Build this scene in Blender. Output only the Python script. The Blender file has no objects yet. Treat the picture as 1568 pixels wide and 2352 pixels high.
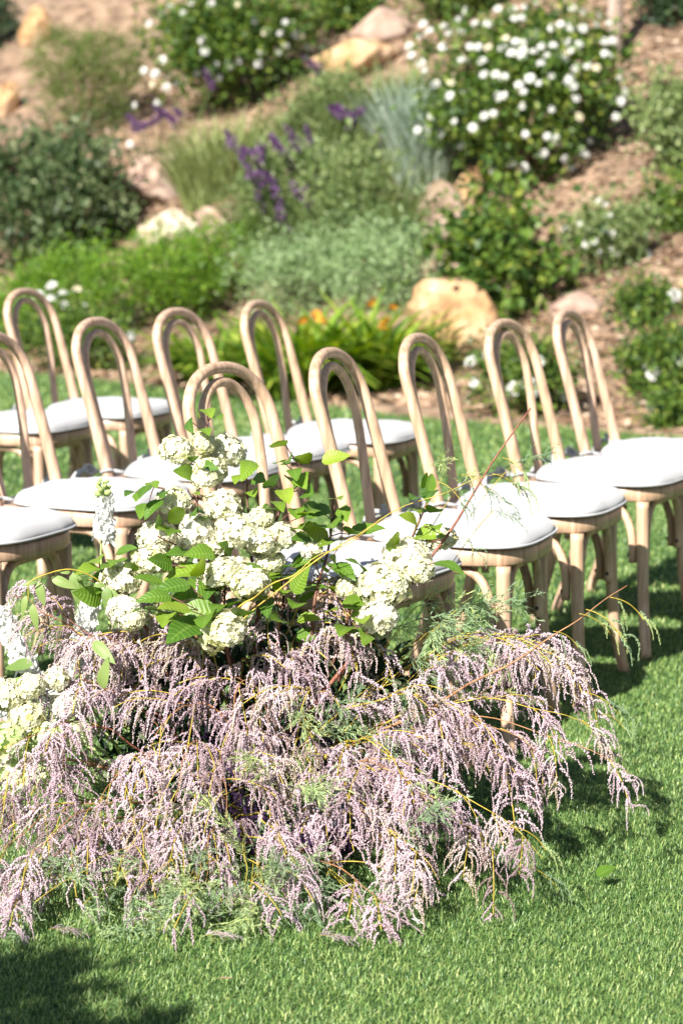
import bpy, bmesh, math, random
import numpy as np
from mathutils import Vector, Matrix, noise

R = math.radians
rng = np.random.default_rng(7)
random.seed(7)
scene = bpy.context.scene
col = scene.collection

# ------------------------------------------------------------------ camera
CAM_H, PITCH, LENS = 1.344, R(7.948), 86.3
FD = 5638.0                                  # focal length in units of a 1568-wide picture
cam = bpy.data.cameras.new('camera')
cam.sensor_fit = 'HORIZONTAL'
cam.sensor_width = 24.0
cam.lens = LENS
cam.clip_end = 2000
cam.dof.use_dof = True
cam.dof.focus_distance = 4.72
cam.dof.aperture_fstop = 4.8
cam.dof.aperture_blades = 9
camo = bpy.data.objects.new('camera', cam)
camo.location = (0, 0, CAM_H)
camo.rotation_euler = (R(90) - PITCH, 0, 0)
col.objects.link(camo)
scene.camera = camo

# ------------------------------------------------------------------ light
SUN_AZ = R(27.0)          # light travels along (sin, cos) of this
SUN_EL = R(36.0)
world = bpy.data.worlds.new('World')
scene.world = world
world.use_nodes = True
wn = world.node_tree
sky = wn.nodes.new('ShaderNodeTexSky')
sky.sky_type = 'NISHITA'
sky.sun_disc = False
sky.sun_elevation = SUN_EL
sky.sun_rotation = R(180) + SUN_AZ
bg = wn.nodes['Background']
bg.inputs['Strength'].default_value = 0.05
wn.links.new(sky.outputs['Color'], bg.inputs['Color'])
sun = bpy.data.lights.new('sun', 'SUN')
sun.energy = 5.0
sun.angle = R(0.53)
sun.color = (1.0, 0.94, 0.85)
suno = bpy.data.objects.new('sun', sun)
ldir = Vector((math.sin(SUN_AZ) * math.cos(SUN_EL), math.cos(SUN_AZ) * math.cos(SUN_EL), -math.sin(SUN_EL)))
suno.rotation_euler = ldir.to_track_quat('-Z', 'Y').to_euler()
suno.location = (-4, -8, 10)
col.objects.link(suno)
vs = scene.view_settings
vs.view_transform = 'Standard'
vs.look = 'None'
vs.gamma = 1.0
vs.use_curve_mapping = False
vs.exposure = 1.52

# ------------------------------------------------------------------ helpers
FWD = Vector((0, math.cos(PITCH), -math.sin(PITCH)))
UPV = Vector((0, math.sin(PITCH), math.cos(PITCH)))
CAMP = Vector((0, 0, CAM_H))


def ray(x, y):
    """direction (depth 1) through a point of the 1568 x 2352 picture"""
    return FWD + Vector((1, 0, 0)) * ((x - 784) / FD) - UPV * ((y - 1176) / FD)


def at(x, y, d):
    return CAMP + ray(x, y) * d


def tag(o, label=None, cat=None, group=None, kind=None):
    if label: o['label'] = label
    if cat: o['category'] = cat
    if group: o['group'] = group
    if kind: o['kind'] = kind
    return o


def empty(name, loc, rz=0.0):
    o = bpy.data.objects.new(name, None)
    o.empty_display_size = 0.1
    o.location = loc
    o.rotation_euler = (0, 0, rz)
    col.objects.link(o)
    return o


def link(name, me, parent=None, mat=None, loc=None):
    o = bpy.data.objects.new(name, me)
    if mat is not None and not me.materials:
        me.materials.append(mat)
    if parent is not None: o.parent = parent
    if loc is not None: o.location = loc
    col.objects.link(o)
    return o


def np_mesh(name, V, F, tone=None, smooth=False, uv=None):
    """mesh from numpy vertices and same-sized faces; tone: a float per vertex"""
    V = np.asarray(V, dtype=np.float32)
    F = np.asarray(F, dtype=np.int32)
    me = bpy.data.meshes.new(name)
    k = F.shape[1]
    me.vertices.add(len(V)); me.vertices.foreach_set('co', V.ravel())
    me.loops.add(F.size); me.loops.foreach_set('vertex_index', F.ravel())
    me.polygons.add(len(F))
    me.polygons.foreach_set('loop_start', np.arange(0, F.size, k, dtype=np.int32))
    me.polygons.foreach_set('loop_total', np.full(len(F), k, dtype=np.int32))
    me.polygons.foreach_set('use_smooth', np.full(len(F), bool(smooth)))
    if tone is not None:
        a = me.attributes.new('tone', 'FLOAT', 'POINT')
        a.data.foreach_set('value', np.asarray(tone, dtype=np.float32))
    if uv is not None:
        l = me.uv_layers.new(name='UVMap')
        l.data.foreach_set('uv', np.asarray(uv, dtype=np.float32)[F.ravel()].ravel())
    me.update(calc_edges=True)
    return me


class MB:
    """collects pieces (all quads as 4-gons, triangles as repeated index are avoided: two lists)"""
    def __init__(s): s.v, s.f, s.t = [], [], []
    def add(s, V, F, tone=0.5):
        b = len(s.v)
        s.v += [tuple(p) for p in V]
        s.f += [tuple(i + b for i in f) for f in F]
        s.t += [tone] * len(V)
    def mesh(s, name, smooth=True):
        me = bpy.data.meshes.new(name)
        me.from_pydata(s.v, [], s.f)
        a = me.attributes.new('tone', 'FLOAT', 'POINT')
        a.data.foreach_set('value', s.t)
        me.polygons.foreach_set('use_smooth', [smooth] * len(s.f))
        me.update()
        return me


def tube(path, radii, n=8, caps=True):
    P = [Vector(p) for p in path]
    if not hasattr(radii, '__len__'): radii = [radii] * len(P)
    V, F = [], []
    T = [(P[min(i + 1, len(P) - 1)] - P[max(i - 1, 0)]).normalized() for i in range(len(P))]
    ref = Vector((0, 0, 1)) if abs(T[0].z) < 0.9 else Vector((1, 0, 0))
    N = (ref - T[0] * ref.dot(T[0])).normalized()
    for i, p in enumerate(P):
        N = (N - T[i] * N.dot(T[i])).normalized()
        B = T[i].cross(N)
        for k in range(n):
            a = 2 * math.pi * k / n
            V.append(p + (N * math.cos(a) + B * math.sin(a)) * radii[i])
    for i in range(len(P) - 1):
        for k in range(n):
            F.append((i * n + k, i * n + (k + 1) % n, (i + 1) * n + (k + 1) % n, (i + 1) * n + k))
    if caps:
        F.append(tuple(range(n - 1, -1, -1)))
        F.append(tuple(range((len(P) - 1) * n, len(P) * n)))
    return V, F


def bez(a, b, c, n=16):
    a, b, c = Vector(a), Vector(b), Vector(c)
    return [a * (1 - t) ** 2 + b * (2 * t * (1 - t)) + c * t * t for t in [i / (n - 1) for i in range(n)]]


def spline(pts, n=8):
    """Catmull-Rom through pts"""
    P = [Vector(p) for p in pts]
    P = [P[0] * 2 - P[1]] + P + [P[-1] * 2 - P[-2]]
    out = []
    for i in range(1, len(P) - 2):
        for k in range(n):
            t = k / n
            out.append(0.5 * ((2 * P[i]) + (P[i + 1] - P[i - 1]) * t + (2 * P[i - 1] - 5 * P[i] + 4 * P[i + 1] - P[i + 2]) * t * t
                              + (3 * P[i] - P[i - 1] - 3 * P[i + 1] + P[i + 2]) * t ** 3))
    out.append(P[-2])
    return out


# ------------------------------------------------------------------ materials
def new_mat(name):
    m = bpy.data.materials.new(name)
    m.use_nodes = True
    nt = m.node_tree
    for n in list(nt.nodes): nt.nodes.remove(n)
    out = nt.nodes.new('ShaderNodeOutputMaterial')
    return m, nt, out


def ramp(nt, cols, fac):
    r = nt.nodes.new('ShaderNodeValToRGB')
    el = r.color_ramp.elements
    while len(el) < len(cols): el.new(0.5)
    for i, c in enumerate(cols):
        p, c = c if isinstance(c[0], float) and hasattr(c[1], '__len__') else (i / max(1, len(cols) - 1), c)
        el[i].position = p
        el[i].color = (*c, 1)
    nt.links.new(fac, r.inputs['Fac'])
    return r.outputs['Color']


def leaf_mat(name, cols, transl=0.35, rough=0.5, rand=0.0, bump=False, spec=0.4):
    m, nt, out = new_mat(name)
    at_ = nt.nodes.new('ShaderNodeAttribute'); at_.attribute_name = 'tone'
    fac = at_.outputs['Fac']
    if rand:
        oi = nt.nodes.new('ShaderNodeObjectInfo')
        mx = nt.nodes.new('ShaderNodeMix'); mx.inputs['Factor'].default_value = rand
        nt.links.new(fac, mx.inputs['A']); nt.links.new(oi.outputs['Random'], mx.inputs['B'])
        fac = mx.outputs['Result']
    c = ramp(nt, cols, fac)
    p = nt.nodes.new('ShaderNodeBsdfPrincipled')
    p.inputs['Roughness'].default_value = rough
    p.inputs['Specular IOR Level'].default_value = spec
    tr = nt.nodes.new('ShaderNodeBsdfTranslucent')
    hs = nt.nodes.new('ShaderNodeHueSaturation'); hs.inputs['Saturation'].default_value = 1.15; hs.inputs['Value'].default_value = 1.25
    nt.links.new(c, hs.inputs['Color'])
    ms = nt.nodes.new('ShaderNodeMixShader'); ms.inputs[0].default_value = transl
    nt.links.new(hs.outputs['Color'], tr.inputs['Color'])
    if bump:
        uv = nt.nodes.new('ShaderNodeUVMap')
        sp = nt.nodes.new('ShaderNodeSeparateXYZ'); nt.links.new(uv.outputs['UV'], sp.inputs[0])
        ab = nt.nodes.new('ShaderNodeMath'); ab.operation = 'ABSOLUTE'; nt.links.new(sp.outputs['X'], ab.inputs[0])
        ma = nt.nodes.new('ShaderNodeMath'); ma.operation = 'MULTIPLY_ADD'
        nt.links.new(ab.outputs[0], ma.inputs[0]); ma.inputs[1].default_value = -0.35; nt.links.new(sp.outputs['Y'], ma.inputs[2])
        mu = nt.nodes.new('ShaderNodeMath'); mu.operation = 'MULTIPLY'; nt.links.new(ma.outputs[0], mu.inputs[0]); mu.inputs[1].default_value = 9 * 2 * math.pi
        si = nt.nodes.new('ShaderNodeMath'); si.operation = 'SINE'; nt.links.new(mu.outputs[0], si.inputs[0])
        bp = nt.nodes.new('ShaderNodeBump'); bp.inputs['Strength'].default_value = 0.45; bp.inputs['Distance'].default_value = 0.0008
        nt.links.new(si.outputs[0], bp.inputs['Height'])
        nt.links.new(bp.outputs[0], p.inputs['Normal'])
        gt = nt.nodes.new('ShaderNodeMath'); gt.operation = 'GREATER_THAN'; gt.inputs[1].default_value = 0.86
        nt.links.new(si.outputs[0], gt.inputs[0])
        mv = nt.nodes.new('ShaderNodeMath'); mv.operation = 'LESS_THAN'; mv.inputs[1].default_value = 0.05
        nt.links.new(ab.outputs[0], mv.inputs[0])
        mm = nt.nodes.new('ShaderNodeMath'); mm.operation = 'MAXIMUM'
        nt.links.new(gt.outputs[0], mm.inputs[0]); nt.links.new(mv.outputs[0], mm.inputs[1])
        m2 = nt.nodes.new('ShaderNodeMath'); m2.operation = 'MULTIPLY'; m2.inputs[1].default_value = 0.22
        nt.links.new(mm.outputs[0], m2.inputs[0])
        cm = nt.nodes.new('ShaderNodeMix'); cm.data_type = 'RGBA'
        nt.links.new(m2.outputs[0], cm.inputs['Factor']); nt.links.new(c, cm.inputs['A']); cm.inputs['B'].default_value = (0.30, 0.42, 0.10, 1)
        c = cm.outputs['Result']
    nt.links.new(c, p.inputs['Base Color'])
    nt.links.new(p.outputs[0], ms.inputs[1]); nt.links.new(tr.outputs[0], ms.inputs[2])
    nt.links.new(ms.outputs[0], out.inputs['Surface'])
    return m


def noise_mat(name, cols, scale=20.0, detail=6.0, rough=0.8, bump=0.3, bdist=0.01, stretch=(1, 1, 1), coord='Object', rand_tint=None, spec=0.3, sheen=0.0):
    m, nt, out = new_mat(name)
    tc = nt.nodes.new('ShaderNodeTexCoord')
    mp = nt.nodes.new('ShaderNodeMapping'); mp.inputs['Scale'].default_value = stretch
    nt.links.new(tc.outputs[coord], mp.inputs['Vector'])
    nz = nt.nodes.new('ShaderNodeTexNoise'); nz.inputs['Scale'].default_value = scale; nz.inputs['Detail'].default_value = detail
    nt.links.new(mp.outputs[0], nz.inputs['Vector'])
    c = ramp(nt, cols, nz.outputs['Fac'])
    if rand_tint is not None:
        oi = nt.nodes.new('ShaderNodeObjectInfo')
        mx = nt.nodes.new('ShaderNodeMix'); mx.data_type = 'RGBA'; mx.blend_type = 'MULTIPLY'; mx.inputs['Factor'].default_value = 1.0
        nt.links.new(c, mx.inputs['A']); nt.links.new(oi.outputs['Color'], mx.inputs['B'])
        c = mx.outputs['Result']
    p = nt.nodes.new('ShaderNodeBsdfPrincipled')
    p.inputs['Roughness'].default_value = rough
    p.inputs['Specular IOR Level'].default_value = spec
    if sheen: p.inputs['Sheen Weight'].default_value = sheen
    nt.links.new(c, p.inputs['Base Color'])
    if bump:
        bp = nt.nodes.new('ShaderNodeBump'); bp.inputs['Strength'].default_value = bump; bp.inputs['Distance'].default_value = bdist
        nt.links.new(nz.outputs['Fac'], bp.inputs['Height']); nt.links.new(bp.outputs[0], p.inputs['Normal'])
    nt.links.new(p.outputs[0], out.inputs['Surface'])
    return m


def plain(name, c, rough=0.6, spec=0.3):
    m, nt, out = new_mat(name)
    p = nt.nodes.new('ShaderNodeBsdfPrincipled')
    p.inputs['Base Color'].default_value = (*c, 1); p.inputs['Roughness'].default_value = rough
    p.inputs['Specular IOR Level'].default_value = spec
    nt.links.new(p.outputs[0], out.inputs['Surface'])
    return m


M = {}
M['wood'] = noise_mat('limed_oak', [(0.32, (0.24, 0.18, 0.128)), (0.5, (0.36, 0.28, 0.21)), (0.68, (0.48, 0.39, 0.31))], 75, 6, 0.38, 0.25, 0.002, (1, 1, 0.07), rand_tint=True, spec=0.4)
M['fabric'] = noise_mat('cushion_linen', [(0.3, (0.30, 0.305, 0.318)), (0.7, (0.37, 0.375, 0.39))], 420, 3, 0.9, 0.25, 0.001, (1, 1, 1), spec=0.15, sheen=0.2)
M['screw'] = plain('dark_steel', (0.03, 0.03, 0.035), 0.4)
M['turf'] = noise_mat('turf_base', [(0.3, (0.03, 0.065, 0.02)), (0.55, (0.055, 0.11, 0.035)), (0.75, (0.08, 0.145, 0.05))], 60, 8, 0.8, 0.6, 0.02)
M['blade'] = leaf_mat('turf_blades', [(0.0, (0.035, 0.085, 0.026)), (0.3, (0.085, 0.175, 0.045)), (0.6, (0.185, 0.282, 0.082)), (0.85, (0.32, 0.405, 0.135)), (1.0, (0.47, 0.49, 0.22))], 0.3, 0.45)
M['soil'] = noise_mat('bank_soil', [(0.3, (0.075, 0.047, 0.031)), (0.5, (0.18, 0.122, 0.082)), (0.68, (0.26, 0.183, 0.128)), (0.85, (0.37, 0.285, 0.22))], 7, 10, 0.95, 0.8, 0.05)
M['chips'] = leaf_mat('bark_chips', [(0.0, (0.05, 0.028, 0.018)), (0.4, (0.17, 0.105, 0.065)), (0.8, (0.33, 0.23, 0.155)), (1.0, (0.52, 0.43, 0.34))], 0.0, 0.9, spec=0.1)
M['rock_tan'] = noise_mat('sandstone', [(0.3, (0.17, 0.09, 0.045)), (0.45, (0.36, 0.22, 0.11)), (0.6, (0.44, 0.30, 0.185)), (0.75, (0.62, 0.52, 0.42))], 5, 12, 0.95, 1.0, 0.12)
M['rock_pale'] = noise_mat('pale_stone', [(0.3, (0.30, 0.21, 0.14)), (0.5, (0.50, 0.42, 0.33)), (0.7, (0.68, 0.63, 0.55))], 5, 12, 0.95, 1.0, 0.12)
M['rock_pink'] = noise_mat('pinkish_stone', [(0.3, (0.18, 0.11, 0.08)), (0.5, (0.32, 0.225, 0.18)), (0.7, (0.42, 0.33, 0.28))], 3.5, 10, 0.9, 0.7, 0.05)
M['twig'] = noise_mat('woody_stem', [(0.3, (0.10, 0.06, 0.04)), (0.7, (0.20, 0.13, 0.09))], 40, 4, 0.8, 0.4, 0.003)
M['trunk'] = noise_mat('pale_bark', [(0.3, (0.20, 0.15, 0.12)), (0.7, (0.34, 0.28, 0.24))], 12, 8, 0.9, 0.5, 0.02, (1, 1, 0.3))
M['red_stem'] = noise_mat('red_brown_stem', [(0.3, (0.12, 0.035, 0.025)), (0.7, (0.25, 0.10, 0.06))], 90, 4, 0.55, 0.3, 0.002)
M['yellow_stem'] = noise_mat('yellow_stem', [(0.3, (0.22, 0.15, 0.02)), (0.7, (0.42, 0.34, 0.05))], 60, 4, 0.5, 0.2, 0.002)
M['orange_stem'] = noise_mat('orange_stem', [(0.3, (0.20, 0.09, 0.04)), (0.7, (0.34, 0.18, 0.08))], 60, 4, 0.5, 0.2, 0.002)
M['dark_stem'] = noise_mat('viburnum_stem', [(0.3, (0.06, 0.025, 0.02)), (0.7, (0.16, 0.075, 0.05))], 70, 4, 0.6, 0.3, 0.002)
M['vib_leaf'] = leaf_mat('viburnum_leaf', [(0.0, (0.04, 0.11, 0.014)), (0.4, (0.095, 0.19, 0.02)), (0.75, (0.17, 0.27, 0.026)), (1.0, (0.26, 0.34, 0.036))], 0.35, 0.42, rand=0.75, bump=True)
M['vib_flower'] = leaf_mat('viburnum_floret', [(0.0, (0.40, 0.42, 0.13)), (0.25, (0.57, 0.57, 0.34)), (0.55, (0.65, 0.64, 0.50)), (1.0, (0.69, 0.68, 0.63))], 0.25, 0.6, rand=0.3, spec=0.2)
M['green_flower'] = leaf_mat('pale_green_floret', [(0.0, (0.34, 0.46, 0.14)), (0.4, (0.56, 0.65, 0.34)), (1.0, (0.72, 0.75, 0.62))], 0.35, 0.6, rand=0.3, spec=0.2)
M['white_petal'] = leaf_mat('white_petal', [(0.0, (0.52, 0.54, 0.47)), (1.0, (0.68, 0.68, 0.68))], 0.35, 0.6, spec=0.2)
M['bud'] = leaf_mat('green_bud', [(0.0, (0.25, 0.36, 0.10)), (1.0, (0.45, 0.55, 0.22))], 0.25, 0.5)
M['pale_leaf'] = leaf_mat('pale_oval_leaf', [(0.0, (0.12, 0.20, 0.05)), (1.0, (0.26, 0.35, 0.11))], 0.4, 0.5, rand=0.6)
M['plume'] = leaf_mat('tamarisk_plume', [(0.0, (0.24, 0.165, 0.14)), (0.2, (0.37, 0.275, 0.30)), (0.42, (0.55, 0.43, 0.49)), (0.65, (0.63, 0.53, 0.58)), (0.82, (0.57, 0.48, 0.45)), (1.0, (0.42, 0.355, 0.21))], 0.34, 0.8, rand=0.62, spec=0.1)
M['needle'] = leaf_mat('tamarisk_needles', [(0.0, (0.14, 0.22, 0.13)), (0.5, (0.30, 0.41, 0.23)), (0.8, (0.42, 0.50, 0.22)), (1.0, (0.52, 0.52, 0.17))], 0.4, 0.6, rand=0.6, spec=0.2)
M['foam_wrap'] = plain('purple_film', (0.035, 0.018, 0.05), 0.25, 0.5)
M['label'] = noise_mat('printed_label', [(0.35, (0.07, 0.11, 0.16)), (0.6, (0.17, 0.22, 0.27))], 40, 3, 0.4, 0.0)  # label colours darkened to stand for the shade it lies in
FOL = {
    'rose': [(0.0, (0.015, 0.045, 0.010)), (0.4, (0.055, 0.115, 0.018)), (0.75, (0.12, 0.195, 0.026)), (1.0, (0.24, 0.28, 0.05))],
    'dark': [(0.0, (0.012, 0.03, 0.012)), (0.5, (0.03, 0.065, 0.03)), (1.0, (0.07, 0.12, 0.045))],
    'olive': [(0.0, (0.05, 0.085, 0.015)), (0.5, (0.10, 0.15, 0.03)), (1.0, (0.18, 0.22, 0.06))],
    'greyleaf': [(0.0, (0.02, 0.045, 0.016)), (0.5, (0.06, 0.105, 0.035)), (0.85, (0.15, 0.20, 0.09)), (1.0, (0.26, 0.30, 0.16))],
    'bright': [(0.0, (0.035, 0.10, 0.010)), (0.5, (0.11, 0.23, 0.018)), (1.0, (0.24, 0.37, 0.03))],
    'silver': [(0.0, (0.08, 0.14, 0.05)), (0.5, (0.22, 0.33, 0.14)), (1.0, (0.42, 0.52, 0.31))],
    'frost': [(0.0, (0.13, 0.19, 0.13)), (0.5, (0.30, 0.38, 0.30)), (1.0, (0.48, 0.55, 0.47))],
    'sage': [(0.0, (0.05, 0.09, 0.025)), (0.5, (0.15, 0.22, 0.07)), (1.0, (0.32, 0.37, 0.17))],
    'straw': [(0.0, (0.09, 0.13, 0.04)), (0.5, (0.25, 0.31, 0.11)), (1.0, (0.44, 0.47, 0.23))],
    'lily': [(0.0, (0.03, 0.09, 0.012)), (0.5, (0.13, 0.24, 0.02)), (1.0, (0.42, 0.48, 0.07))],
    'purple': [(0.0, (0.05, 0.018, 0.075)), (0.6, (0.13, 0.05, 0.17)), (1.0, (0.28, 0.18, 0.31))],
}
for k, c in FOL.items():
    M[k] = leaf_mat('foliage_' + k, c, 0.35, 0.5)
M['orange_petal'] = leaf_mat('orange_petal', [(0.0, (0.70, 0.20, 0.02)), (1.0, (0.80, 0.42, 0.06))], 0.3, 0.6)
M['yellow_petal'] = leaf_mat('cream_petal', [(0.0, (0.62, 0.54, 0.34)), (1.0, (0.72, 0.68, 0.54))], 0.3, 0.6)

# ------------------------------------------------------------------ terrain: flat lawn, then a bank rising behind a diagonal edge
E0 = np.array((-2.27, 16.3)); EDIR = np.array((0.70, -0.714)); NDIR = np.array((0.714, 0.70))


def edge_wave(e):
    return 0.10 * math.sin(e * 1.1 + 0.5) + 0.05 * math.sin(e * 2.7)


def terrain(x, y):
    e = (x - E0[0]) * EDIR[0] + (y - E0[1]) * EDIR[1]
    s = (x - E0[0]) * NDIR[0] + (y - E0[1]) * NDIR[1] - edge_wave(e)
    if s <= 0: return 0.0, s
    q = max(0.0, s - 0.35)
    q = q * q / (q + 0.6)
    q = q if q < 15 else 15 + (q - 15) * 0.25
    z = 0.03 + 0.50 * q
    z += (noise.noise(Vector((x * 0.55, y * 0.55, 0.3))) * 0.22 + noise.noise(Vector((x * 1.7, y * 1.7, 3.3))) * 0.07) * min(1, s / 1.5)
    return z, s


def hit(x, y):
    """where the sight line through a picture point meets the ground"""
    r = ray(x, y)
    d = 3.0
    while d < 60:
        p = CAMP + r * d
        if p.z <= terrain(p.x, p.y)[0]:
            for _ in range(12):
                d -= 0.004
                p2 = CAMP + r * d
                if p2.z > terrain(p2.x, p2.y)[0]: break
            return CAMP + r * d, d
        d += 0.04
    return CAMP + r * 60, 60


def axis(fine_lo, fine_hi, step, far):
    a = list(np.arange(fine_lo, fine_hi + 1e-6, step))
    k = step
    lo, hi = fine_lo, fine_hi
    L, H_ = [], []
    while lo > -far:
        k *= 1.5; lo -= k; L.append(lo)
    k = step
    while hi < far:
        k *= 1.5; hi += k; H_.append(hi)
    return L[::-1] + a + H_


ee = axis(-9, 12, 0.16, 260)
ss = [-0.06] + list(np.arange(0.02, 14, 0.14)) + [14.5, 15.5, 17, 19, 22, 26, 32, 40, 55, 80, 120, 180, 260]
V = []
for s in ss:
    for e in ee:
        s2 = s + edge_wave(e)
        x = E0[0] + EDIR[0] * e + NDIR[0] * s2
        y = E0[1] + EDIR[1] * e + NDIR[1] * s2
        z = terrain(x, y)[0] if s > 0 else -0.03
        V.append((x, y, z))
n = len(ee)
F = [(i * n + k, i * n + k + 1, (i + 1) * n + k + 1, (i + 1) * n + k) for i in range(len(ss) - 1) for k in range(n - 1)]
tag(link('hillside', np_mesh('hillside', V, F, smooth=True), mat=M['soil']), kind='structure')
V = []
for s in (-320, -40, -8, -2, 0.0):
    for e in ee:
        s2 = s + edge_wave(e) + (0.02 if s == 0 else 0)
        V.append((E0[0] + EDIR[0] * e + NDIR[0] * s2, E0[1] + EDIR[1] * e + NDIR[1] * s2, 0.0))
F = [(i * n + k, i * n + k + 1, (i + 1) * n + k + 1, (i + 1) * n + k) for i in range(4) for k in range(n - 1)]
tag(link('lawn', np_mesh('lawn', V, F), mat=M['turf']), kind='structure')


def in_lawn(X, Y):
    e = (X - E0[0]) * EDIR[0] + (Y - E0[1]) * EDIR[1]
    s = (X - E0[0]) * NDIR[0] + (Y - E0[1]) * NDIR[1] - (0.10 * np.sin(e * 1.1 + 0.5) + 0.05 * np.sin(e * 2.7))
    return s < 0.02


def turf(y0, y1, dens, width, length):
    w0 = 0.15 * y1 + 0.45
    N = int((y1 - y0) * 2 * w0 * dens)
    X = rng.uniform(-w0, w0, N); Y = rng.uniform(y0, y1, N)
    k = (np.abs(X) < 0.15 * Y + 0.45) & in_lawn(X, Y)
    X, Y = X[k], Y[k]; N = len(X)
    a = rng.uniform(0, 2 * np.pi, N); L = length * rng.uniform(0.55, 1.15, N); w = width * rng.uniform(0.6, 1.2, N) / 2
    lean = rng.uniform(0.35, 1.5, N)
    # the pile lies over a little to one side, in soft swathes
    sw = 0.5 * np.sin(X * 2.1 + Y * 1.3) + 0.3 * np.sin(X * 5.2 - Y * 3.7)
    a = np.where(rng.uniform(size=N) < 0.18, sw + rng.normal(0, 0.9, N), a)
    dx, dy = np.cos(a), np.sin(a)
    f = a + np.pi / 2 + rng.normal(0, 0.5, N)
    px, py = np.cos(f) * w, np.sin(f) * w
    o1 = L * 0.55 * np.sin(lean * 0.55); z1 = L * 0.55 * np.cos(lean * 0.55)
    o2 = o1 + L * 0.45 * np.sin(lean * 1.2); z2 = z1 + L * 0.45 * np.cos(lean * 1.2)
    P = np.empty((N, 5, 3), np.float32)
    P[:, 0] = np.c_[X - px, Y - py, np.zeros(N)]
    P[:, 1] = np.c_[X + px, Y + py, np.zeros(N)]
    P[:, 2] = np.c_[X + dx * o1 - px * .85, Y + dy * o1 - py * .85, z1]
    P[:, 3] = np.c_[X + dx * o1 + px * .85, Y + dy * o1 + py * .85, z1]
    P[:, 4] = np.c_[X + dx * o2, Y + dy * o2, np.maximum(z2, 0.004)]
    Fi = (np.arange(N) * 5)[:, None, None] + np.array([[0, 1, 3], [0, 3, 2], [2, 3, 4]])[None]
    t = np.clip(rng.beta(1.8, 2.2, N) + 0.10 * np.sin(X * 3.1 + 1) * np.sin(Y * 2.3), 0, 1)
    return P.reshape(-1, 3), Fi.reshape(-1, 3), np.repeat(t, 5)


parts = [turf(3.3, 5.2, 54000, 0.0022, 0.0175), turf(5.2, 7.2, 26000, 0.003, 0.019), turf(7.2, 10.5, 8000, 0.0052, 0.026), turf(10.5, 17.2, 2400, 0.009, 0.034)]
b = 0; Vs, Fs, Ts = [], [], []
for v, f, t in parts:
    Vs.append(v); Fs.append(f + b); Ts.append(t); b += len(v)
tag(link('grass', np_mesh('grass', np.concatenate(Vs), np.concatenate(Fs), np.concatenate(Ts)), mat=M['blade']),
    'short green artificial turf blades covering the lawn', 'grass', kind='stuff')

# bark mulch on the bank
N = 42000
e = rng.uniform(-5, 9, N); s = rng.uniform(0, 1, N) ** 1.3 * 9 + 0.0
cx = E0[0] + EDIR[0] * e + NDIR[0] * s; cy = E0[1] + EDIR[1] * e + NDIR[1] * s
base = np.array((( -1, -1, 0), (1, -1, 0), (1, 1, 0), (-1, 1, 0), (0, 0, 1.0)))
Vl, Fl, Tl = [], [], []
for i in range(N):
    x, y = cx[i], cy[i]
    if abs(x) > 0.16 * y + 0.8: continue
    z, sd = terrain(x, y)
    if sd < 0.01: continue
    l, w, h = random.uniform(.012, .055), random.uniform(.006, .02), random.uniform(.006, .022)
    m = Matrix.Rotation(random.uniform(0, 6.3), 3, 'Z') @ Matrix.Rotation(random.gauss(0, .4), 3, 'X')
    b0 = len(Vl)
    for q in base:
        p = m @ Vector((q[0] * l, q[1] * w, q[2] * h))
        Vl.append((x + p.x, y + p.y, z + 0.004 + p.z))
    Fl += [(b0, b0 + 1, b0 + 4), (b0 + 1, b0 + 2, b0 + 4), (b0 + 2, b0 + 3, b0 + 4), (b0 + 3, b0, b0 + 4)]
    Tl += [random.betavariate(1.6, 1.6)] * 5
tag(link('bark_mulch', np_mesh('bark_mulch', Vl, Fl, Tl), mat=M['chips']), 'brown and tan bark mulch chips spread over the sloping bank', 'mulch', kind='stuff')

# ------------------------------------------------------------------ foliage tools
def unit(A): return A / np.maximum(np.linalg.norm(A, axis=1, keepdims=True), 1e-9)


def leaf_quads(P, D, Nn, L, W, fold=0.25):
    """diamond leaves: base P, direction D, normal N; two triangles folded on the midrib"""
    D = unit(D); S = unit(np.cross(D, Nn)); U = np.cross(S, D)
    L = L[:, None]; W = W[:, None]
    n = len(P)
    A = np.empty((n, 4, 3))
    A[:, 0] = P
    A[:, 1] = P + D * L * .45 + S * W * .5 + U * W * fold
    A[:, 2] = P + D * L
    A[:, 3] = P + D * L * .45 - S * W * .5 + U * W * fold
    Fi = (np.arange(n) * 4)[:, None, None] + np.array([[0, 1, 2], [0, 2, 3]])[None]
    return A.reshape(-1, 3), Fi.reshape(-1, 3)


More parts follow.
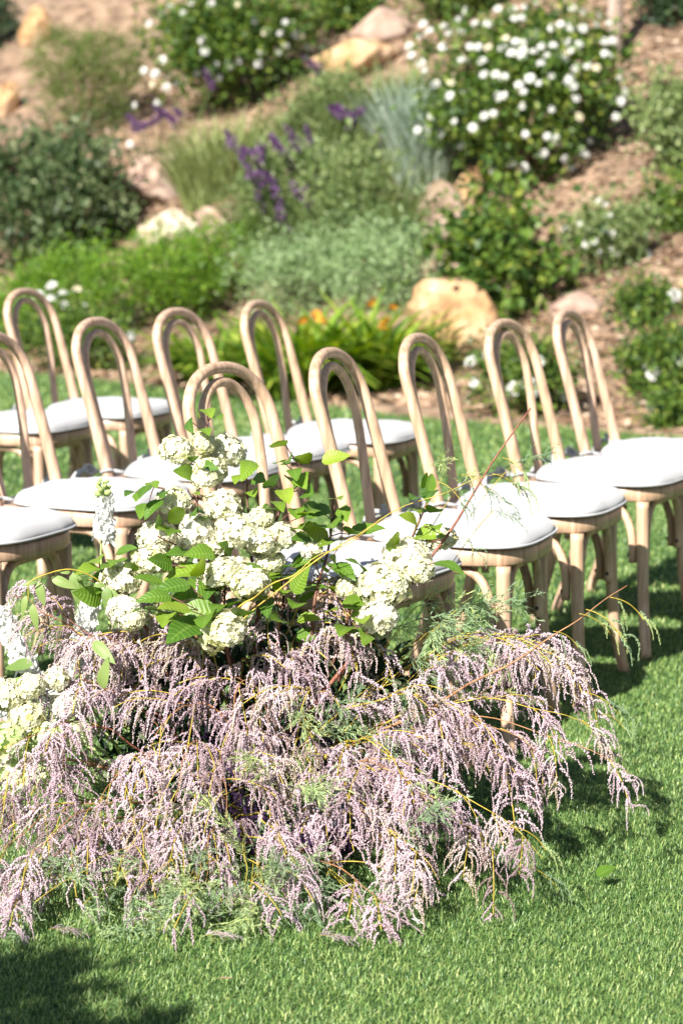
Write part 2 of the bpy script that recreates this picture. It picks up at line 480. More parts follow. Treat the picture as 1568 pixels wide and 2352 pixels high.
def crown_mesh(name, lobes, N, leaf, seed=0, aspect=0.6, clump=0.10, updir=0.3, tone_shift=0.0):
    """leaves through the outer volume of several ellipsoid lobes, gathered in clumps"""
    r = np.random.default_rng(seed)
    lobes = np.array(lobes)          # cx cy cz rx ry rz
    vol = lobes[:, 3] * lobes[:, 4] + lobes[:, 3] * lobes[:, 5] + lobes[:, 4] * lobes[:, 5]
    nc = max(12, N // 22)
    li = r.choice(len(lobes), nc, p=vol / vol.sum())
    u = unit(r.normal(size=(nc, 3)))
    rad = r.uniform(0.5, 1.06, nc) ** 0.6
    C = lobes[li, :3] + u * lobes[li, 3:] * rad[:, None]
    ct = r.uniform(-.22, .22, nc)
    ci = r.integers(0, nc, N)
    P = C[ci] + r.normal(size=(N, 3)) * clump * r.uniform(.4, 1.3, (N, 1))
    out = unit(u[ci] + r.normal(size=(N, 3)) * .6 + np.array((0, 0, updir)))
    nrm = unit(out * .6 + r.normal(size=(N, 3)) * .7 + np.array((0, 0, .5)))
    L = leaf * r.uniform(.6, 1.3, N)
    ns = N // 5                                      # shoots that stick out of the outline
    k = r.integers(0, max(6, N // 130), ns)
    kc = r.integers(0, nc, k.max() + 1); kl = r.uniform(.2, 1.0, k.max() + 1) * clump * 2.4
    kd = unit(u[kc] + r.normal(size=(len(kc), 3)) * .35 + np.array((0, 0, .45)))
    tt = r.uniform(0, 1, ns)
    P[:ns] = C[kc[k]] + kd[k] * (kl[k] * tt)[:, None] + r.normal(size=(ns, 3)) * leaf * .3
    P[:, 2] = np.maximum(P[:, 2], 0.01)
    V, F = leaf_quads(P, out + r.normal(size=(N, 3)) * .4, nrm, L, L * aspect * r.uniform(.7, 1.2, N))
    t = np.clip(r.beta(2, 2, N) + ct[ci] + tone_shift, 0, 1)
    return np_mesh(name, V, F, np.repeat(t, 4))


def strips(name, roots, dirs, L, W, bend, r, tone=None, seg=4):
    """arching strap leaves"""
    n = len(roots)
    d = unit(dirs)
    h = d.copy(); h[:, 2] = 0; h = unit(h + 1e-6)
    side = np.c_[-h[:, 1], h[:, 0], np.zeros(n)]
    tw = r.uniform(-.7, .7, n)
    side = unit(side * np.cos(tw)[:, None] + h * np.sin(tw)[:, None])
    P = np.empty((n, (seg + 1) * 2, 3))
    for k in range(seg + 1):
        t = k / seg
        c = roots + d * (L * t)[:, None] + h * (L * bend * t * t)[:, None] * .55 - np.array((0, 0, 1)) * (L * bend * t ** 2.3)[:, None] * .6
        w = (W * (1 - .92 * t ** 2.2) / 2)[:, None]
        P[:, 2 * k] = c - side * w; P[:, 2 * k + 1] = c + side * w
    q = np.array([[2 * k, 2 * k + 1, 2 * k + 3, 2 * k + 2] for k in range(seg)])
    Fi = (np.arange(n) * (seg + 1) * 2)[:, None, None] + q[None]
    if tone is None: tone = r.beta(2, 2, n)
    return np_mesh(name, P.reshape(-1, 3), Fi.reshape(-1, 4), np.repeat(tone, (seg + 1) * 2))


def stems_mesh(name, ends, rad, root_spread, r):
    mb = MB()
    for p in ends:
        p = Vector(p)
        b = Vector((r.normal() * root_spread, r.normal() * root_spread, -0.05))
        m = (b + p) * .5 + Vector((r.normal() * .05, r.normal() * .05, .05))
        V, F = tube(bez(b, m, p, 6), [rad, rad * .9, rad * .8, rad * .65, rad * .5, rad * .35], 5)
        mb.add(V, F)
    return mb.mesh(name)


# a rose blossom, petals in three whorls, shared by all the bushes
def rose_mesh(name, petals, seed):
    r = np.random.default_rng(seed)
    P, D, Nn, L, W = [], [], [], [], []
    mbV, mbF, mbT = [], [], []
    for ring, (cnt, tilt, ln, z0) in enumerate(petals):
        for k in range(cnt):
            a = 2 * math.pi * k / cnt + ring * .5 + r.normal() * .12
            ti = tilt + r.normal() * .12
            o = Vector((math.cos(a), math.sin(a), 0)); up = Vector((0, 0, 1))
            s = Vector((-math.sin(a), math.cos(a), 0))
            d1 = o * math.cos(ti) + up * math.sin(ti)
            d2 = o * math.cos(ti - .5) + up * math.sin(ti - .5)
            b = o * .06 + up * z0
            m = b + d1 * ln * .6; t = m + d2 * ln * .4
            w = ln * .5
            i = len(mbV)
            for p in (b - s * w * .25, b + s * w * .25, m + s * w + up * .08, t + s * w * .55, t - s * w * .55, m - s * w + up * .08):
                mbV.append(tuple(p))
            mbF += [(i, i + 1, i + 2, i + 5), (i + 5, i + 2, i + 3, i + 4)]
            mbT += [float(np.clip(.8 - .15 * ring + r.normal() * .1, 0, 1))] * 6
    return np_mesh(name, mbV, mbF, mbT, smooth=True)


ROSE = [rose_mesh('rose', [(6, .25, .5, 0), (5, .75, .42, .03), (4, 1.15, .34, .06), (3, 1.4, .26, .08)], s) for s in (1, 2, 3)]
for me in ROSE: me.materials.append(M['white_petal'])
ROSEY = rose_mesh('cream_rose', [(6, .35, .5, 0), (5, .85, .42, .03), (4, 1.2, .32, .06)], 5); ROSEY.materials.append(M['yellow_petal'])
LILY = rose_mesh('lily_flower', [(3, .7, .8, 0), (3, .85, .78, .02)], 9); LILY.materials.append(M['orange_petal'])


def put_blossoms(root, pts, lobes, size, name='rose', meshes=ROSE, other=None):
    """blossoms sit on the foremost lobe surface met by each sight line"""
    o0 = root.location
    for (x, y) in pts:
        r = ray(x, y)
        best = None
        for (cx, cy, cz, rx, ry, rz) in lobes:
            c = Vector((cx, cy, cz)) + o0
            a = Vector(((CAMP.x - c.x) / rx, (CAMP.y - c.y) / ry, (CAMP.z - c.z) / rz))
            b = Vector((r.x / rx, r.y / ry, r.z / rz))
            A, B, Cc = b.dot(b), a.dot(b), a.dot(a) - 1.02
            disc = B * B - A * Cc
            if disc > 0:
                t = (-B - math.sqrt(disc)) / A
                if best is None or t < best[0]: best = (t, c)
        if best is None:
            cands = []
            for l in lobes:
                c = Vector(l[:3]) + o0
                t = (c - CAMP).dot(r) / r.dot(r)
                cands.append(((CAMP + r * t - c).length, t, c))
            _, t, c = min(cands, key=lambda q: q[0])
            best = (t - 0.05, c)
        p = CAMP + r * best[0]
        me = random.choice(meshes)
        if other and random.random() < .07: me = other
        b = link(name, me, root, loc=p - o0)
        nv = ((p - best[1]).normalized() * .8 + Vector((-.2, -.6, .7)) + Vector((random.gauss(0, .25), random.gauss(0, .25), 0))).normalized()
        q = nv.to_track_quat('Z', 'Y')
        b.rotation_mode = 'QUATERNION'; b.rotation_quaternion = q
        b.scale = [size * random.uniform(.8, 1.15)] * 3


def place(x0, x1, yt, yb):
    """plant root where the picture point (middle, foot) meets the bank; width and height in metres"""
    p, d = hit((x0 + x1) / 2, yb)
    return p, d, (x1 - x0) * d / FD * .87, (yb - yt) * d / FD * .95


def make_lobes(w, h, n, seed, depth=0.8, low=0.42):
    r = np.random.default_rng(seed)
    L = [(0, 0, h * .5, w * .40, w * .40 * depth, h * .44)]
    for k in range(n):
        a = r.uniform(0, 2 * np.pi); q = r.uniform(.2, .34)
        s = r.uniform(.17, .26)
        L.append((math.cos(a) * w * q, math.sin(a) * w * q * depth, h * r.uniform(low, .78), w * s, w * s * depth, h * s * 1.05))
    return L


def bush(name, box, label, mat, N, leaf, nl=7, seed=0, aspect=.6, group=None, cat='bush', clump=None, blossoms=None, bsize=.07, depth=.8, updir=.3, other=None, bname='rose'):
    p, d, w, h = place(*box)
    root = empty(name, p)
    tag(root, label, cat, group)
    lobes = make_lobes(w, h, nl, seed, depth)
    link('crown', crown_mesh('crown', lobes, N, leaf, seed, aspect, clump or leaf * 2.2, updir), root, M[mat])
    r = np.random.default_rng(seed + 99)
    link('stem', stems_mesh('stem', [(l[0] * .8, l[1] * .8, l[2]) for l in lobes], 0.014, w * .05, r), root, M['twig'])
    if blossoms: put_blossoms(root, blossoms, lobes, bsize, bname, other=other)
    return root


# ------------------------------------------------------------------ the planted bank
def c4(L): return [((1250 + x / 1.2544) * .6272, y / 1.2544 * .6272) for x, y in L]
def c3(L): return [((x / 1.2544) * .6272, y / 1.2544 * .6272) for x, y in L]


BIG = c4([(570, 48), (718, 40), (790, 42), (838, 32), (900, 8), (1058, 35), (1104, 55), (1180, 70), (540, 90), (375, 110), (405, 140), (365, 165), (470, 118), (612, 105), (672, 108),
          (548, 140), (495, 150), (795, 82), (830, 80), (1005, 110), (1048, 125), (1168, 110), (1228, 105), (965, 128), (1108, 130), (310, 210), (322, 252), (365, 288), (465, 214), (590, 212), (628, 215), (676, 218),
          (740, 222), (755, 175), (782, 242), (800, 190), (835, 200), (860, 190), (832, 230), (828, 255), (880, 235), (920, 210), (972, 210), (1030, 190), (1088, 205), (945, 255), (990, 250), (1025, 240), (1025, 270), (1060, 232),
          (1208, 190), (1246, 185), (1210, 246), (1228, 255), (550, 272), (645, 278), (915, 290), (1072, 318), (1128, 300), (1170, 310), (655, 340), (708, 340), (745, 352), (865, 358), (963, 348), (908, 382), (815, 388), (836, 420), (1050, 360),
          (1032, 380), (1066, 395), (430, 385), (505, 380), (383, 322), (497, 440), (720, 442), (746, 438), (1075, 450), (830, 485), (1275, 360), (1300, 420), (1280, 465), (1262, 535), (411, 530), (517, 555), (604, 585), (698, 520), (655, 530),
          (1090, 538), (965, 500), (350, 597), (396, 592), (458, 612), (552, 668), (845, 615), (945, 625), (985, 640), (1010, 655), (927, 703), (1026, 728), (1142, 645), (1118, 705), (697, 785), (838, 768), (782, 748), (683, 868), (1245, 790), (1298, 792), (1080, 840), (1058, 770)])
BIGL = None
p, d, w, h = place(940, 1455, 8, 432)
root = empty('rose_bush', p); tag(root, 'large rounded rose bush covered in dozens of white blooms, upper right of the bank', 'rose bush')
BIGL = make_lobes(w, h, 11, 21, .8)
for (u_, v_, q_) in ((-.34, .72, .20), (-.40, .48, .17), (.40, .5, .17), (-.1, .84, .2), (.15, .86, .2), (.1, .22, .25)):
    BIGL.append((w * u_, 0, h * v_, w * q_, w * q_ * .8, h * q_))
link('crown', crown_mesh('crown', BIGL, 11000, .055, 21, .62, .11), root, M['rose'])
link('stem', stems_mesh('stem', [(l[0] * .8, l[1] * .8, l[2]) for l in BIGL], .016, .08, rng), root, M['twig'])
put_blossoms(root, BIG, BIGL, .058, other=ROSEY)

LEFTR = c3([(780, 32), (840, 55), (880, 10), (970, 15), (1085, 20), (1168, 95), (1310, 100), (1222, 145), (1288, 150), (1358, 158), (1380, 170), (1312, 208), (1200, 232), (1410, 215), (1275, 238), (930, 185), (940, 235), (745, 275), (662, 322), (712, 338),
            (770, 345), (765, 398), (812, 382), (702, 385), (905, 335), (1062, 300), (1095, 275), (1008, 352), (1185, 290), (932, 412), (990, 295), (686, 108), (620, 482), (720, 472), (1090, 475), (1212, 495), (1262, 495), (597, 662)])
bush('rose_bush', (285, 770, -40, 245), 'dark rose bush with scattered white blooms beside the rounded olive shrub', 'rose', 9000, .062, 12, 31, blossoms=LEFTR, bsize=.064, other=ROSEY)

bush('rounded_shrub', (5, 375, 55, 318), 'rounded fine-leaved olive green shrub in the upper left of the bank', 'olive', 12000, .032, 8, 41, .45, cat='shrub')
bush('broadleaf_shrub', (-90, 335, 300, 612), 'dark grey-green broad-leaved shrub at the left above the bright groundcover', 'greyleaf', 6500, .075, 9, 51, .55, cat='shrub')
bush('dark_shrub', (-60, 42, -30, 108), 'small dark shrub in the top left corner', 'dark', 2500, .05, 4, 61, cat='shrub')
bush('groundcover_mound', (0, 360, 540, 800), 'bright green fine-leaved mound behind the third row of chairs', 'bright', 12000, .034, 8, 71, .4, cat='groundcover', group='bright green groundcover mounds')
bush('groundcover_mound', (210, 620, 500, 740), 'bright green mound rising below the pale white boulder', 'bright', 12000, .034, 8, 72, .4, cat='groundcover', group='bright green groundcover mounds')
bush('groundcover_mound', (-120, 120, 640, 800), 'bright green mound at the left edge behind the rearmost chair', 'bright', 6000, .034, 6, 73, .4, cat='groundcover', group='bright green groundcover mounds')
bush('silver_groundcover', (555, 820, 560, 725), 'low silvery green cushion plant between the bright mound and the daylilies', 'silver', 6000, .045, 9, 74, .3, clump=.13, cat='groundcover', group='silvery groundcover cushions')
bush('silver_groundcover', (740, 985, 540, 715), 'low silvery green cushion plant left of the orange boulder', 'silver', 6000, .045, 9, 75, .3, clump=.13, cat='groundcover', group='silvery groundcover cushions')
bush('leafy_climber', (1030, 1300, 440, 742), 'loose round-leaved green bush spilling over the right side of the orange boulder', 'rose', 2000, .07, 8, 81, .8, clump=.15, cat='bush')
WB = c4([(1098, 1025), (1140, 1050), (1240, 1072), (1228, 990), (1185, 922), (1212, 938), (1365, 1050), (1308, 1105), (1120, 1122), (1180, 1165), (1268, 1160), (1320, 1200), (1410, 1165), (1418, 1195), (1028, 1052), (1160, 1108), (1240, 1140), (1400, 1080)])
bush('low_rose', (1275, 1500, 468, 625), 'low spreading bush dotted with small white flowers on the right of the bank', 'sage', 5000, .035, 7, 82, .6, cat='bush', blossoms=WB, bsize=.04)
bush('edge_shrub', (1485, 1650, 190, 395), 'grey-green shrub cut by the right edge of the picture, level with the big rose bush', 'sage', 4500, .05, 5, 83, .6, cat='shrub')
bush('edge_shrub', (1495, 1640, 440, 525), 'small dark green shrub at the right edge below the grey-green one', 'rose', 2200, .045, 4, 84, .6, cat='shrub')
bush('low_rose', (1060, 1310, 775, 958), 'low rose shrub with white blooms seen through the fourth chair back', 'rose', 4500, .035, 6, 85, .6, cat='rose bush',
     blossoms=[(1082, 830), (1100, 822), (1090, 880), (1200, 888), (1222, 895), (1212, 880), (1180, 893), (1300, 905), (1240, 830)], bsize=.07)
bush('low_rose', (1425, 1570, 655, 735), 'small rose shrub with one white bloom at the right edge', 'rose', 2200, .035, 4, 86, .6, cat='rose bush', blossoms=[(1548, 678)], bsize=.075)
bush('low_rose', (1425, 1610, 752, 908), 'wider rose shrub with white and yellow blooms at the right edge', 'rose', 3800, .035, 5, 87, .6, cat='rose bush', blossoms=[(1538, 895), (1565, 830), (1490, 835), (1500, 860)], bsize=.075, other=ROSEY)
bush('low_rose', (1490, 1620, 915, 985), 'smallest low rose shrub at the right edge beside the lawn', 'rose', 1600, .035, 4, 88, .6, cat='rose bush')
bush('low_rose', (40, 330, 690, 850), 'white rose shrub seen through the leftmost chair back of the third row', 'rose', 4500, .035, 6, 89, .6, cat='rose bush',
     blossoms=[(119, 657), (178, 666), (145, 673), (118, 685), (194, 706), (88, 678), (300, 772), (150, 700)], bsize=.07, other=ROSEY)
bush('evergreen_hedge', (740, 860, -60, 62), 'mid green bush at the top of the bank between the two big rose bushes', 'rose', 4000, .06, 5, 90, .6, cat='hedge')
bush('evergreen_hedge', (1440, 1680, -190, 52), 'hedge behind the pale trunk at top right, darkened to stand for deep shade', 'dark', 8000, .06, 6, 91, .6, cat='hedge')  # dark leaves stand in for the deep shade in this corner
bush('evergreen_hedge', (930, 1150, -120, 40), 'olive bush behind the top of the big white rose bush', 'olive', 5000, .06, 6, 92, .6, cat='hedge')


# upright grassy plants
def grassy(name, box, label, mat, n, width, cat, seed, spread=.5, bend=.5, lean=.35, purple=0, spikes=None, hfac=1.15, group=None):
    p, d, w, h = place(*box)
    r = np.random.default_rng(seed)
    root = empty(name, p); tag(root, label, cat, group)
    a = r.uniform(0, 2 * np.pi, n); q = np.sqrt(r.uniform(0, 1, n)) * w * .5 * spread
    roots = np.c_[np.cos(a) * q, np.sin(a) * q * .8, np.zeros(n) - .02]
    z0, _ = terrain(p.x, p.y)
    for i in range(n): roots[i, 2] = terrain(p.x + roots[i, 0], p.y + roots[i, 1])[0] - z0 - .02 + (z0 - p.z)
    a2 = a + r.normal(0, .6, n)
    dirs = np.c_[np.cos(a2) * lean, np.sin(a2) * lean, np.ones(n)] + r.normal(0, .12, (n, 3))
    L = h * hfac * r.uniform(.55, 1.0, n)
    lv = link('leaves', strips('leaves', roots, dirs, L, width * r.uniform(.6, 1.3, n), bend * r.uniform(.4, 1.4, n), r), root, M[mat])
    tag(lv, kind='stuff')
    return root, p, d, w, h, r


grassy('grassy_clump', (385, 610, 225, 455), 'pale yellow-green clump of upright narrow leaves below the dark rose bush', 'straw', 900, .016, 'plant', 101, .7, .35)
grassy('silver_spire_plant', (895, 1070, 150, 425), 'tall silvery plant with feathery upright stems left of the big rose bush', 'frost', 900, .022, 'plant', 102, .8, .25, .3)
grassy('sage_clump', (780, 960, 105, 350), 'yellow-green sage clump at the upper middle of the bank', 'sage', 900, .016, 'plant', 103, .8, .3, group='sage clumps')
for bx, lab, sd in (((540, 800, 285, 600), 'grey-green sage clump with purple flower spikes in the middle of the bank', 104), ((700, 960, 310, 610), 'tall grey-green sage clump right of the purple flower spikes', 105), ((650, 830, 170, 380), 'higher sage clump below the long orange boulder', 106)):
    root, p, d, w, h, r = grassy('sage_clump', bx, lab, 'sage', 420, .018, 'plant', sd, .8, .4, .45, group='sage clumps')
    lo = make_lobes(w, h, 8, sd, .7, .3)
    tag(link('foliage', crown_mesh('foliage', lo, 6500, .055, sd, .34, .10, .9), root, M['sage']), kind='stuff')


def spike_plant(label, spikes, foot, seed):
    """purple sage: bare stems ending in furry spikes at the given picture points (tip, lower end)"""
    r = np.random.default_rng(seed)
    p, d = hit(*foot)
    root = empty('purple_sage', p); tag(root, label, 'plant', 'purple sages in flower')
    for (x0, y0, x1, y1) in spikes:
        dd = d - .75 + r.normal() * .15
        a, b = at(x0, y0, dd) - p, at(x1, y1, dd + r.normal() * .05) - p
        c = Vector((b.x * .4, b.y * .4, -0.03))
        mb = MB(); V, F = tube(bez(c, (b + c) * .5 + Vector((0, 0, .12)), b, 6) + [a], .005, 4); mb.add(V, F)
        st = link('flower_stem', mb.mesh('flower_stem'), root, M['sage'])
        n = int(40 + (a - b).length * 420)
        t = r.uniform(0, 1, n)
        P = np.array([b.lerp(a, float(q)) for q in t]) + r.normal(size=(n, 3)) * (.013 * (1.15 - t))[:, None]
        D = unit(r.normal(size=(n, 3)) + np.array((0, 0, .3)))
        V, F = leaf_quads(P, D, unit(r.normal(size=(n, 3))), np.full(n, .032), np.full(n, .019))
        tag(link('flower_spike', np_mesh('flower_spike', V, F, np.repeat(r.beta(2, 2, n), 4)), st, M['purple']), kind='stuff')
    return root


spike_plant('purple sage flower spikes beside the dark rose bush, below the olive shrub', [(292, 262, 318, 296), (305, 300, 330, 285), (330, 292, 372, 268), (380, 255, 405, 292), (355, 240, 380, 270), (400, 250, 420, 268), (470, 160, 490, 200)], (350, 400), 111)
spike_plant('largest cluster of purple sage spikes in the middle of the bank', [(548, 345, 580, 410), (552, 342, 585, 352), (585, 365, 612, 420), (600, 372, 600, 330), (610, 395, 640, 445), (620, 310, 648, 350), (655, 290, 690, 345), (570, 400, 600, 430), (632, 480, 655, 540), (655, 515, 692, 555), (735, 470, 770, 520), (640, 460, 650, 500), (670, 420, 690, 460), (700, 430, 715, 475), (590, 440, 605, 480), (660, 350, 672, 395), (745, 500, 765, 540), (720, 400, 735, 440), (520, 300, 535, 340)], (640, 560), 112)
spike_plant('purple sage spikes rising left of the big white rose bush', [(695, 130, 735, 165), (770, 240, 800, 270), (800, 268, 832, 252), (755, 245, 780, 262), (815, 275, 800, 300), (860, 300, 880, 330), (690, 320, 720, 350), (700, 290, 715, 330), (730, 340, 745, 380), (780, 330, 800, 365), (850, 350, 870, 380), (760, 400, 775, 440)], (790, 430), 113)

# daylilies
for bx, lab, sd, fl in (((590, 790, 690, 905), 'daylily clump of arching yellow-green leaves with an orange flower, behind the fourth rear chair', 121, [(722, 728), (738, 740), (700, 742)]),
                        ((740, 945, 690, 900), 'daylily clump with two orange flowers seen between the second and third front chairs', 122, [(886, 742), (905, 712), (880, 755), (858, 700)]),
                        ((400, 600, 730, 880), 'daylily clump of green leaves seen through the rear chair backs', 123, [])):
    root, p, d, w, h, r = grassy('daylily_clump', bx, lab, 'lily', 300, .05, 'plant', sd, .75, .8, .5, hfac=1.75, group='daylilies along the lawn edge')
    for (x, y) in fl:
        q = at(x, y, d - .15) - p
        mb = MB(); V, F = tube(bez((q.x * .5, q.y * .5, 0), (q.x * .8, q.y * .8, q.z * .6), q, 6), .004, 4); mb.add(V, F)
        st = link('flower_stem', mb.mesh('flower_stem'), root, M['lily'])
        b = link('lily_flower', LILY, st, loc=q); b.scale = (.055,) * 3; b.rotation_euler = (r.normal() * .5 + .7, r.normal() * .4, r.uniform(0, 6))


# boulders
def boulder(box, label, mat, seed, squash=1.0, depth=.8):
    x0, x1, yt, yb = box
    p, d = hit((x0 + x1) / 2, yb)
    w, h = (x1 - x0) * d / FD, (yb - yt) * d / FD
    bm = bmesh.new()
    bmesh.ops.create_icosphere(bm, subdivisions=4, radius=1)
    o = Vector((seed * 3.1, seed * 1.7, 0))
    for v in bm.verts:
        n_ = v.co.copy()
        c = n_ * (1 + .26 * noise.noise(n_ * 1.3 + o) + .16 * noise.noise(n_ * 3.1 + o) + .09 * noise.noise(n_ * 7 + o) + .04 * noise.noise(n_ * 17 + o))
        for k in range(9):                       # flat broken faces
            ax = Vector((math.sin(seed + k * 2.1), math.cos(seed * 1.3 + k * 1.7), math.sin(k * 1.9 + seed * .7))).normalized()
            q = c.dot(ax) - .66
            if q > 0: c -= ax * q * .9
        v.co = Vector((c.x * w * .52, c.y * w * .52 * depth, c.z * h * .62 * squash + h * .28))
    me = bpy.data.meshes.new('boulder'); bm.to_mesh(me); bm.free()
    me.polygons.foreach_set('use_smooth', [True] * len(me.polygons))
    ob = link('boulder', me, None, M[mat], p)
    return tag(ob, label, 'boulder', 'boulders set into the bank')


boulder((945, 1150, 585, 800), 'orange-tan sandstone boulder behind the third and fourth front chairs', 'rock_tan', 1)
boulder((310, 490, 470, 560), 'pale white boulder above the bright green mound', 'rock_pale', 2)
boulder((440, 600, 450, 548), 'tan boulder just right of the pale white one', 'rock_pink', 3)
boulder((270, 440, 330, 455), 'pinkish flat boulder between the broad-leaved shrub and the pale grass clump', 'rock_pink', 4)
boulder((940, 1075, 410, 545), 'brown earthy boulder under the silvery plant', 'rock_pink', 5)
boulder((1040, 1110, 360, 470), 'small orange boulder at the left foot of the big rose bush', 'rock_tan', 6)
boulder((810, 945, 0, 95), 'brown rounded boulder at the top of the bank between rose bushes', 'rock_pink', 7)
boulder((700, 930, 75, 165), 'long orange boulder left of the big rose bush', 'rock_tan', 8)
boulder((40, 125, 10, 95), 'orange boulder in the top left beside the dark corner shrub', 'rock_tan', 9)
boulder((-30, 55, 175, 260), 'orange boulder at the left edge beside the olive shrub', 'rock_tan', 10)
boulder((1255, 1390, 660, 725), 'brown boulder in shade right of the leafy climber', 'rock_pink', 11)
boulder((1000, 1130, 525, 640), 'pinkish boulder above the orange one, behind leafy growth', 'rock_pink', 12)

# pale trunk at the top right
p, d = hit(1420, 128)
mb = MB(); V, F = tube([(-.03, 0, -.2), (-.03, 0, .3), (-.005, .02, 1.0), (.03, .05, 2.2), (.08, .08, 3.6)], [.075, .062, .058, .052, .04], 14); mb.add(V, F)
root = empty('garden_tree', p); tag(root, 'slim tree with a pale trunk at the top right of the bank', 'tree')
link('trunk', mb.mesh('trunk'), root, M['trunk'])
link('crown', crown_mesh('crown', [(.1, .1, 4.2, 1.0, 1.0, .8), (.6, .3, 3.8, .7, .6, .5), (-.5, 0, 3.9, .6, .6, .5)], 5000, .07, 131, .5, .15), root, M['rose'])

# ------------------------------------------------------------------ chairs
def sup(c, n): return math.copysign(abs(c) ** (2 / n), c)


def outline(k, n, a=.204, b0=-.225, b1=.248, e=3.0, grow=0.0):
    ph = 2 * math.pi * k / n
    cy = (b0 + b1) / 2; hb = (b1 - b0) / 2
    y = sup(math.sin(ph), e) * (hb + grow)
    x = sup(math.cos(ph), e) * (a + grow) * (1 + .07 * y / hb)
    return x, y + cy


def ring_mesh(prof, n=56, e=3.0, a=.204, b0=-.225, b1=.248, top=True, bottom=True):
    """prof: list of (grow, z) from the bottom up"""
    V, F = [], []
    for g, z in prof:
        for k in range(n):
            x, y = outline(k, n, a, b0, b1, e, g)
            V.append((x, y, z))
    for i in range(len(prof) - 1):
        for k in range(n):
            F.append((i * n + k, i * n + (k + 1) % n, (i + 1) * n + (k + 1) % n, (i + 1) * n + k))
    if bottom: F.append(tuple(range(n - 1, -1, -1)))
    if top: F.append(tuple(range((len(prof) - 1) * n, len(prof) * n)))
    return V, F


def hoop_path(w, W, yb, z0, zt, yt, arch, e=.9, yb2=None):
    zs = zt - W * arch
    L = []
    for i in range(11):
        a = i / 10
        L.append((-(w + (W - w) * (3 * a * a - 2 * a ** 3)), z0 + (zs - z0) * a))
    arc = []
    for i in range(1, 24):
        ph = math.pi - math.pi * i / 24
        arc.append((W * math.copysign(abs(math.cos(ph)) ** e, math.cos(ph)), zs + (zt - zs) * math.sin(ph)))
    pts = L + arc + [(-x, z) for x, z in L[::-1]]
    out = []
    for x, z in pts:
        t = (z - .49) / (zt - .49)
        tt = max(t, 0)
        out.append((x, yb + (yt - yb) * (.85 * t + .15 * tt * tt), z))
    return out


CH = {}


def build_chair_meshes():
    p = hoop_path(.168, .170, -.1775, .445, .905, -.297, .66)
    rad = [.0172 - .0035 * max(0, min(1, (q[2] - .5) / .35)) for q in p]
    mb = MB(); mb.add(*tube(p, rad, 12)); CH['outer_hoop'] = mb.mesh('outer_hoop')
    p = hoop_path(.072, .112, -.212, .445, .873, -.290, 1.0, 1.0)
    rad = [.0132 - .002 * max(0, min(1, (q[2] - .5) / .35)) for q in p]
    mb = MB(); mb.add(*tube(p, rad, 12)); CH['inner_hoop'] = mb.mesh('inner_hoop')
    mb = MB(); mb.add(*ring_mesh([(-.03, .434), (-.004, .434), (0, .438), (.001, .455), (0, .469), (-.004, .473), (-.03, .473)])); CH['seat_frame'] = mb.mesh('seat_frame', False)
    me = CH['seat_frame']; me.polygons.foreach_set('use_smooth', [len(q.vertices) == 4 for q in me.polygons])
    for s, nm in ((-1, 'near'), (1, 'far')):
        fp = [(s * .172, .193, .434), (s * .172, .194, .36), (s * .174, .196, .28), (s * .182, .202, .18), (s * .197, .212, .09), (s * .218, .226, 0.0)]
        mb = MB(); mb.add(*tube(spline(fp, 4), [.0175 - .0022 * i / 20 for i in range(21)], 12)); CH['front_leg' + nm] = mb.mesh('leg')
        rp = [(s * .168, -.168, .434), (s * .168, -.178, .34), (s * .171, -.198, .22), (s * .178, -.230, .10), (s * .186, -.262, 0)]
        mb = MB(); mb.add(*tube(spline(rp, 4), [.0168 - .002 * i / 16 for i in range(17)], 12)); CH['rear_leg' + nm] = mb.mesh('leg')
    def arch(a, b, nm, drop=.262):
        a, b = Vector(a), Vector(b)
        u = (b - a); L = u.length; u.normalize()
        pts = []
        for t, z in ((0, drop), (0.0, .30), (.015, .345), (.07, .392), (.17, .417), (.30, .4225), (.5, .4225), (.70, .4225), (.83, .417), (.93, .392), (.985, .345), (1.0, .30), (1.0, drop)):
            q = a + u * (L * t); pts.append((q.x, q.y, z))
        mb = MB(); mb.add(*tube(spline(pts, 3), .0112, 10)); me = mb.mesh('brace')
        scs = []
        for q, s in ((a, 1), (b, -1)):
            sc = MB()
            c = Vector((q.x, q.y, drop + .022)) + u * s * .0105
            sc.add(*tube([c, c + u * s * .0035], .0052, 8))
            scs.append(sc.mesh('screw', False))
        return me, scs
    CH['front'] = arch((-.145, .195, 0), (.145, .195, 0), 'front')
    CH['left'] = arch((-.172, .166, 0), (-.170, -.152, 0), 'left')
    CH['right'] = arch((.172, .166, 0), (.170, -.152, 0), 'right')
    CH['back'] = arch((-.141, -.182, 0), (.141, -.182, 0), 'back')


build_chair_meshes()


def chair(x, y, th, label, tint):
    th = R(th)
    rz = math.atan2(-math.cos(th), -math.sin(th))
    t = empty('bentwood_chair', (x, y, 0), rz)
    tag(t, label, 'chair', 'bentwood chairs set out in rows on the lawn')
    def P(name, me, parent=t, mat=M['wood']):
        o = link(name, me, parent, mat); o.color = (*tint, 1); return o
    P('outer_hoop', CH['outer_hoop']); P('inner_hoop', CH['inner_hoop']); P('seat_frame', CH['seat_frame'])
    for k in ('front_legnear', 'front_legfar', 'rear_legnear', 'rear_legfar'): P('leg', CH[k])
    for k in ('front', 'left', 'right', 'back'):
        b = P('brace', CH[k][0])
        for q in CH[k][1]: P('screw', q, b, M['screw'])
    return t, rz


